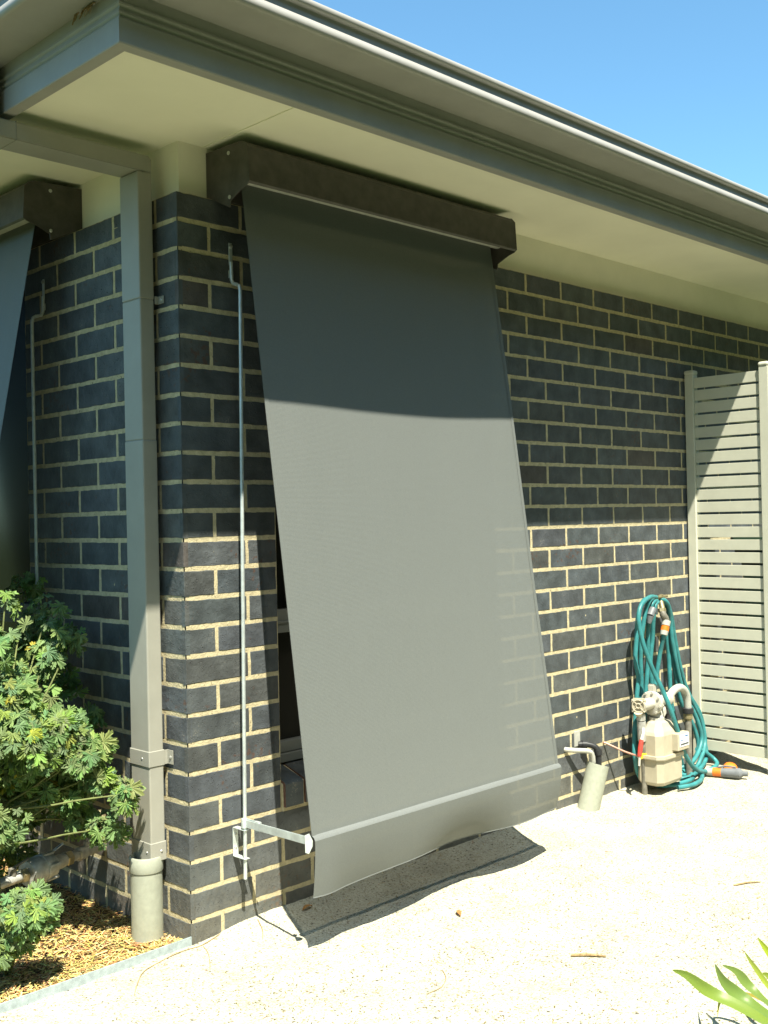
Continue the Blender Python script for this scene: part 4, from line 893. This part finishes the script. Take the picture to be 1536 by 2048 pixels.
for c, r, k, sz in clumps:
    c = Vector(c)
    # a limb towards each clump
    mid = Vector((-.48+random.uniform(-.04, .02), .26+random.uniform(-.03, .03), .34+random.uniform(-.04, .06)))
    if c.z < .3: mid = root0.lerp(c, .5)
    stem.tube([root0, mid, mid.lerp(c, .5)+Vector((0, 0, .02)), c], [.006, .0042, .003, .002], n=6, sub=4)
    for _ in range(int(k*2.6)):
        d = Vector((random.gauss(0, 1), random.gauss(0, 1), random.gauss(0, 1))).normalized()*random.random()**.38
        p = c+Vector((d.x*r[0], d.y*r[1], d.z*r[2]))
        if p.x > -.02: p.x = -.02-random.random()*.03
        if p.z < .04: continue
        if -.16 < p.x and .06 < p.y < .24 and p.x > -.10: p.x = -.105-random.random()*.03
        q_ = p-A0; tt = max(0, min(.32, -q_.x/.9)); base_ = A0+dd*tt; off = p-base_   # the valve stands in a sunlit gap
        if off.z > 0 and (off-SUN*off.dot(SUN)).length < .05 and off.length < .45: continue
        nrm = Vector((random.uniform(-.6, .3)+d.x*.5-.25, random.uniform(-.7, .3)+d.y*.5-.25, random.uniform(.15, 1.0)+d.z*.3))
        upv = Vector((d.x+random.uniform(-.6, .6), d.y+random.uniform(-.6, .6), random.uniform(-.7, .5)))
        g_ = random.choice(greens); t_ = random.random()
        if t_ < .006: g_ = (2.2, 1.4, .5)
        elif t_ < .06: g_ = (1.4, 1.3, .7)
        g_ = tuple(q*random.uniform(.85, 1.15) for q in g_)
        s_ = sz*random.uniform(.55, 1.25)
        add_leaf(fol, p, nrm, upv, s_, g_)
        if random.random() < .35:
            q = c.lerp(p, .35); stem.tube([q, p], [.0013, .0009], n=4)
fol.build('foliage', M['leaf'], sh, recalc=False); stem.build('stem', M['stem'], sh)

# ------------------------------------------------------------------ strap leaved plant, bottom right
st = thing('strap_leaf_plant', 'arching yellow green strap leaves reaching over the gravel at the lower right', 'plant', (.55, -1.68, 0))
def blade(pts, w_, c, roll=0.3, fold=.25):
    P = [Vector(p) for p in pts]; Q = []
    for i in range(len(P)-1):
        p0 = P[max(i-1, 0)]; p1 = P[i]; p2 = P[i+1]; p3 = P[min(i+2, len(P)-1)]
        for k in range(8):
            t = k/8; Q.append(0.5*((2*p1)+(p2-p0)*t+(2*p0-5*p1+4*p2-p3)*t*t+(3*p1-p0-3*p2+p3)*t**3))
    Q.append(P[-1]); n_ = len(Q); vs = []
    for i, q in enumerate(Q):
        t = i/(n_-1); T = (Q[min(i+1, n_-1)]-Q[max(i-1, 0)]).normalized()
        S = T.cross(Vector((0, 0, 1))).normalized(); U = S.cross(T); a = roll+t*.8
        S2 = S*cos(a)+U*sin(a); U2 = U*cos(a)-S*sin(a)
        ww = w_*min(1, 2.2*(1-t)**.8)*(.7+.3*min(1, t*4))*.5+.0002
        for k in (-1, -.5, 0, .5, 1): vs.append(q+S2*k*ww+U2*abs(k)*ww*fold)
    mb = MB(); mb.add(vs, [(5*i+k, 5*i+k+1, 5*i+6+k, 5*i+5+k) for i in range(n_-1) for k in range(4)], 0, True, c)
    return mb.build('leaf', M['strap_leaf'], st, recalc=False)
BL = [
 ([(.442, -1.318, .16), (.404, -1.379, .175), (.35, -1.464, .18), (.366, -1.525, .16), (.415, -1.591, .11), (.535, -1.669, 0)], .028, (1.15, 1.1, .7)),
 ([(.561, -1.363, .15), (.461, -1.441, .16), (.428, -1.506, .15), (.468, -1.567, .1), (.542, -1.677, 0)], .028, (.95, 1, .85)),
 ([(.567, -1.379, .15), (.53, -1.437, .16), (.474, -1.495, .16), (.493, -1.555, .11), (.55, -1.685, 0)], .022, (1.0, 1.0, .9)),
 ([(.733, -1.388, .17), (.642, -1.47, .17), (.602, -1.553, .13), (.55, -1.685, 0)], .020, (2.2, 1.8, .5)),
 ([(.794, -1.32, .1), (.672, -1.41, .12), (.586, -1.512, .1), (.55, -1.685, 0)], .012, (1.9, 1.5, .8)),
 ([(.547, -1.374, .03), (.584, -1.368, .06), (.585, -1.439, .09), (.546, -1.553, .08), (.542, -1.677, 0)], .010, (2.2, 1.1, .9)),
 ([(.701, -1.414, .1), (.649, -1.483, .1), (.55, -1.685, 0)], .016, (1.5, 1.3, .7)),
 ([(.455, -1.50, .02), (.46, -1.52, .06), (.47, -1.58, .07), (.535, -1.669, 0)], .020, (2.2, .9, .9)),
 ([(.60, -1.99, .16), (.58, -1.90, .20), (.56, -1.80, .16), (.55, -1.70, 0)], .028, (1, 1, 1)),
 ([(.86, -1.92, .14), (.78, -1.84, .20), (.68, -1.76, .15), (.57, -1.69, 0)], .028, (1, 1, 1)),
 ([(.92, -1.60, .12), (.82, -1.62, .18), (.70, -1.65, .14), (.57, -1.68, 0)], .026, (1.2, 1.1, .8)),
 ([(.26, -1.84, .12), (.34, -1.79, .18), (.44, -1.73, .15), (.54, -1.69, 0)], .028, (.9, 1, .9)),
]
BL = [(p[::-1], w_, c) for p, w_, c in BL]
for k, (p, w_, c) in enumerate(BL): blade(p, w_, c, roll=random.uniform(-.3, .3))

# ------------------------------------------------------------------ groups of repeated things
for stem_, grp in (('outdoor_blind', 'mesh blinds over the windows'), ('guide_rod', 'galvanised guide rods beside the blinds'), ('twig', 'dry twigs and stems on the gravel'), ('dry_leaf', 'fallen dry leaves on the ground')):
    for o in bpy.data.objects:
        if o.parent is None and o.name.split('.')[0] == stem_: o['group'] = grp
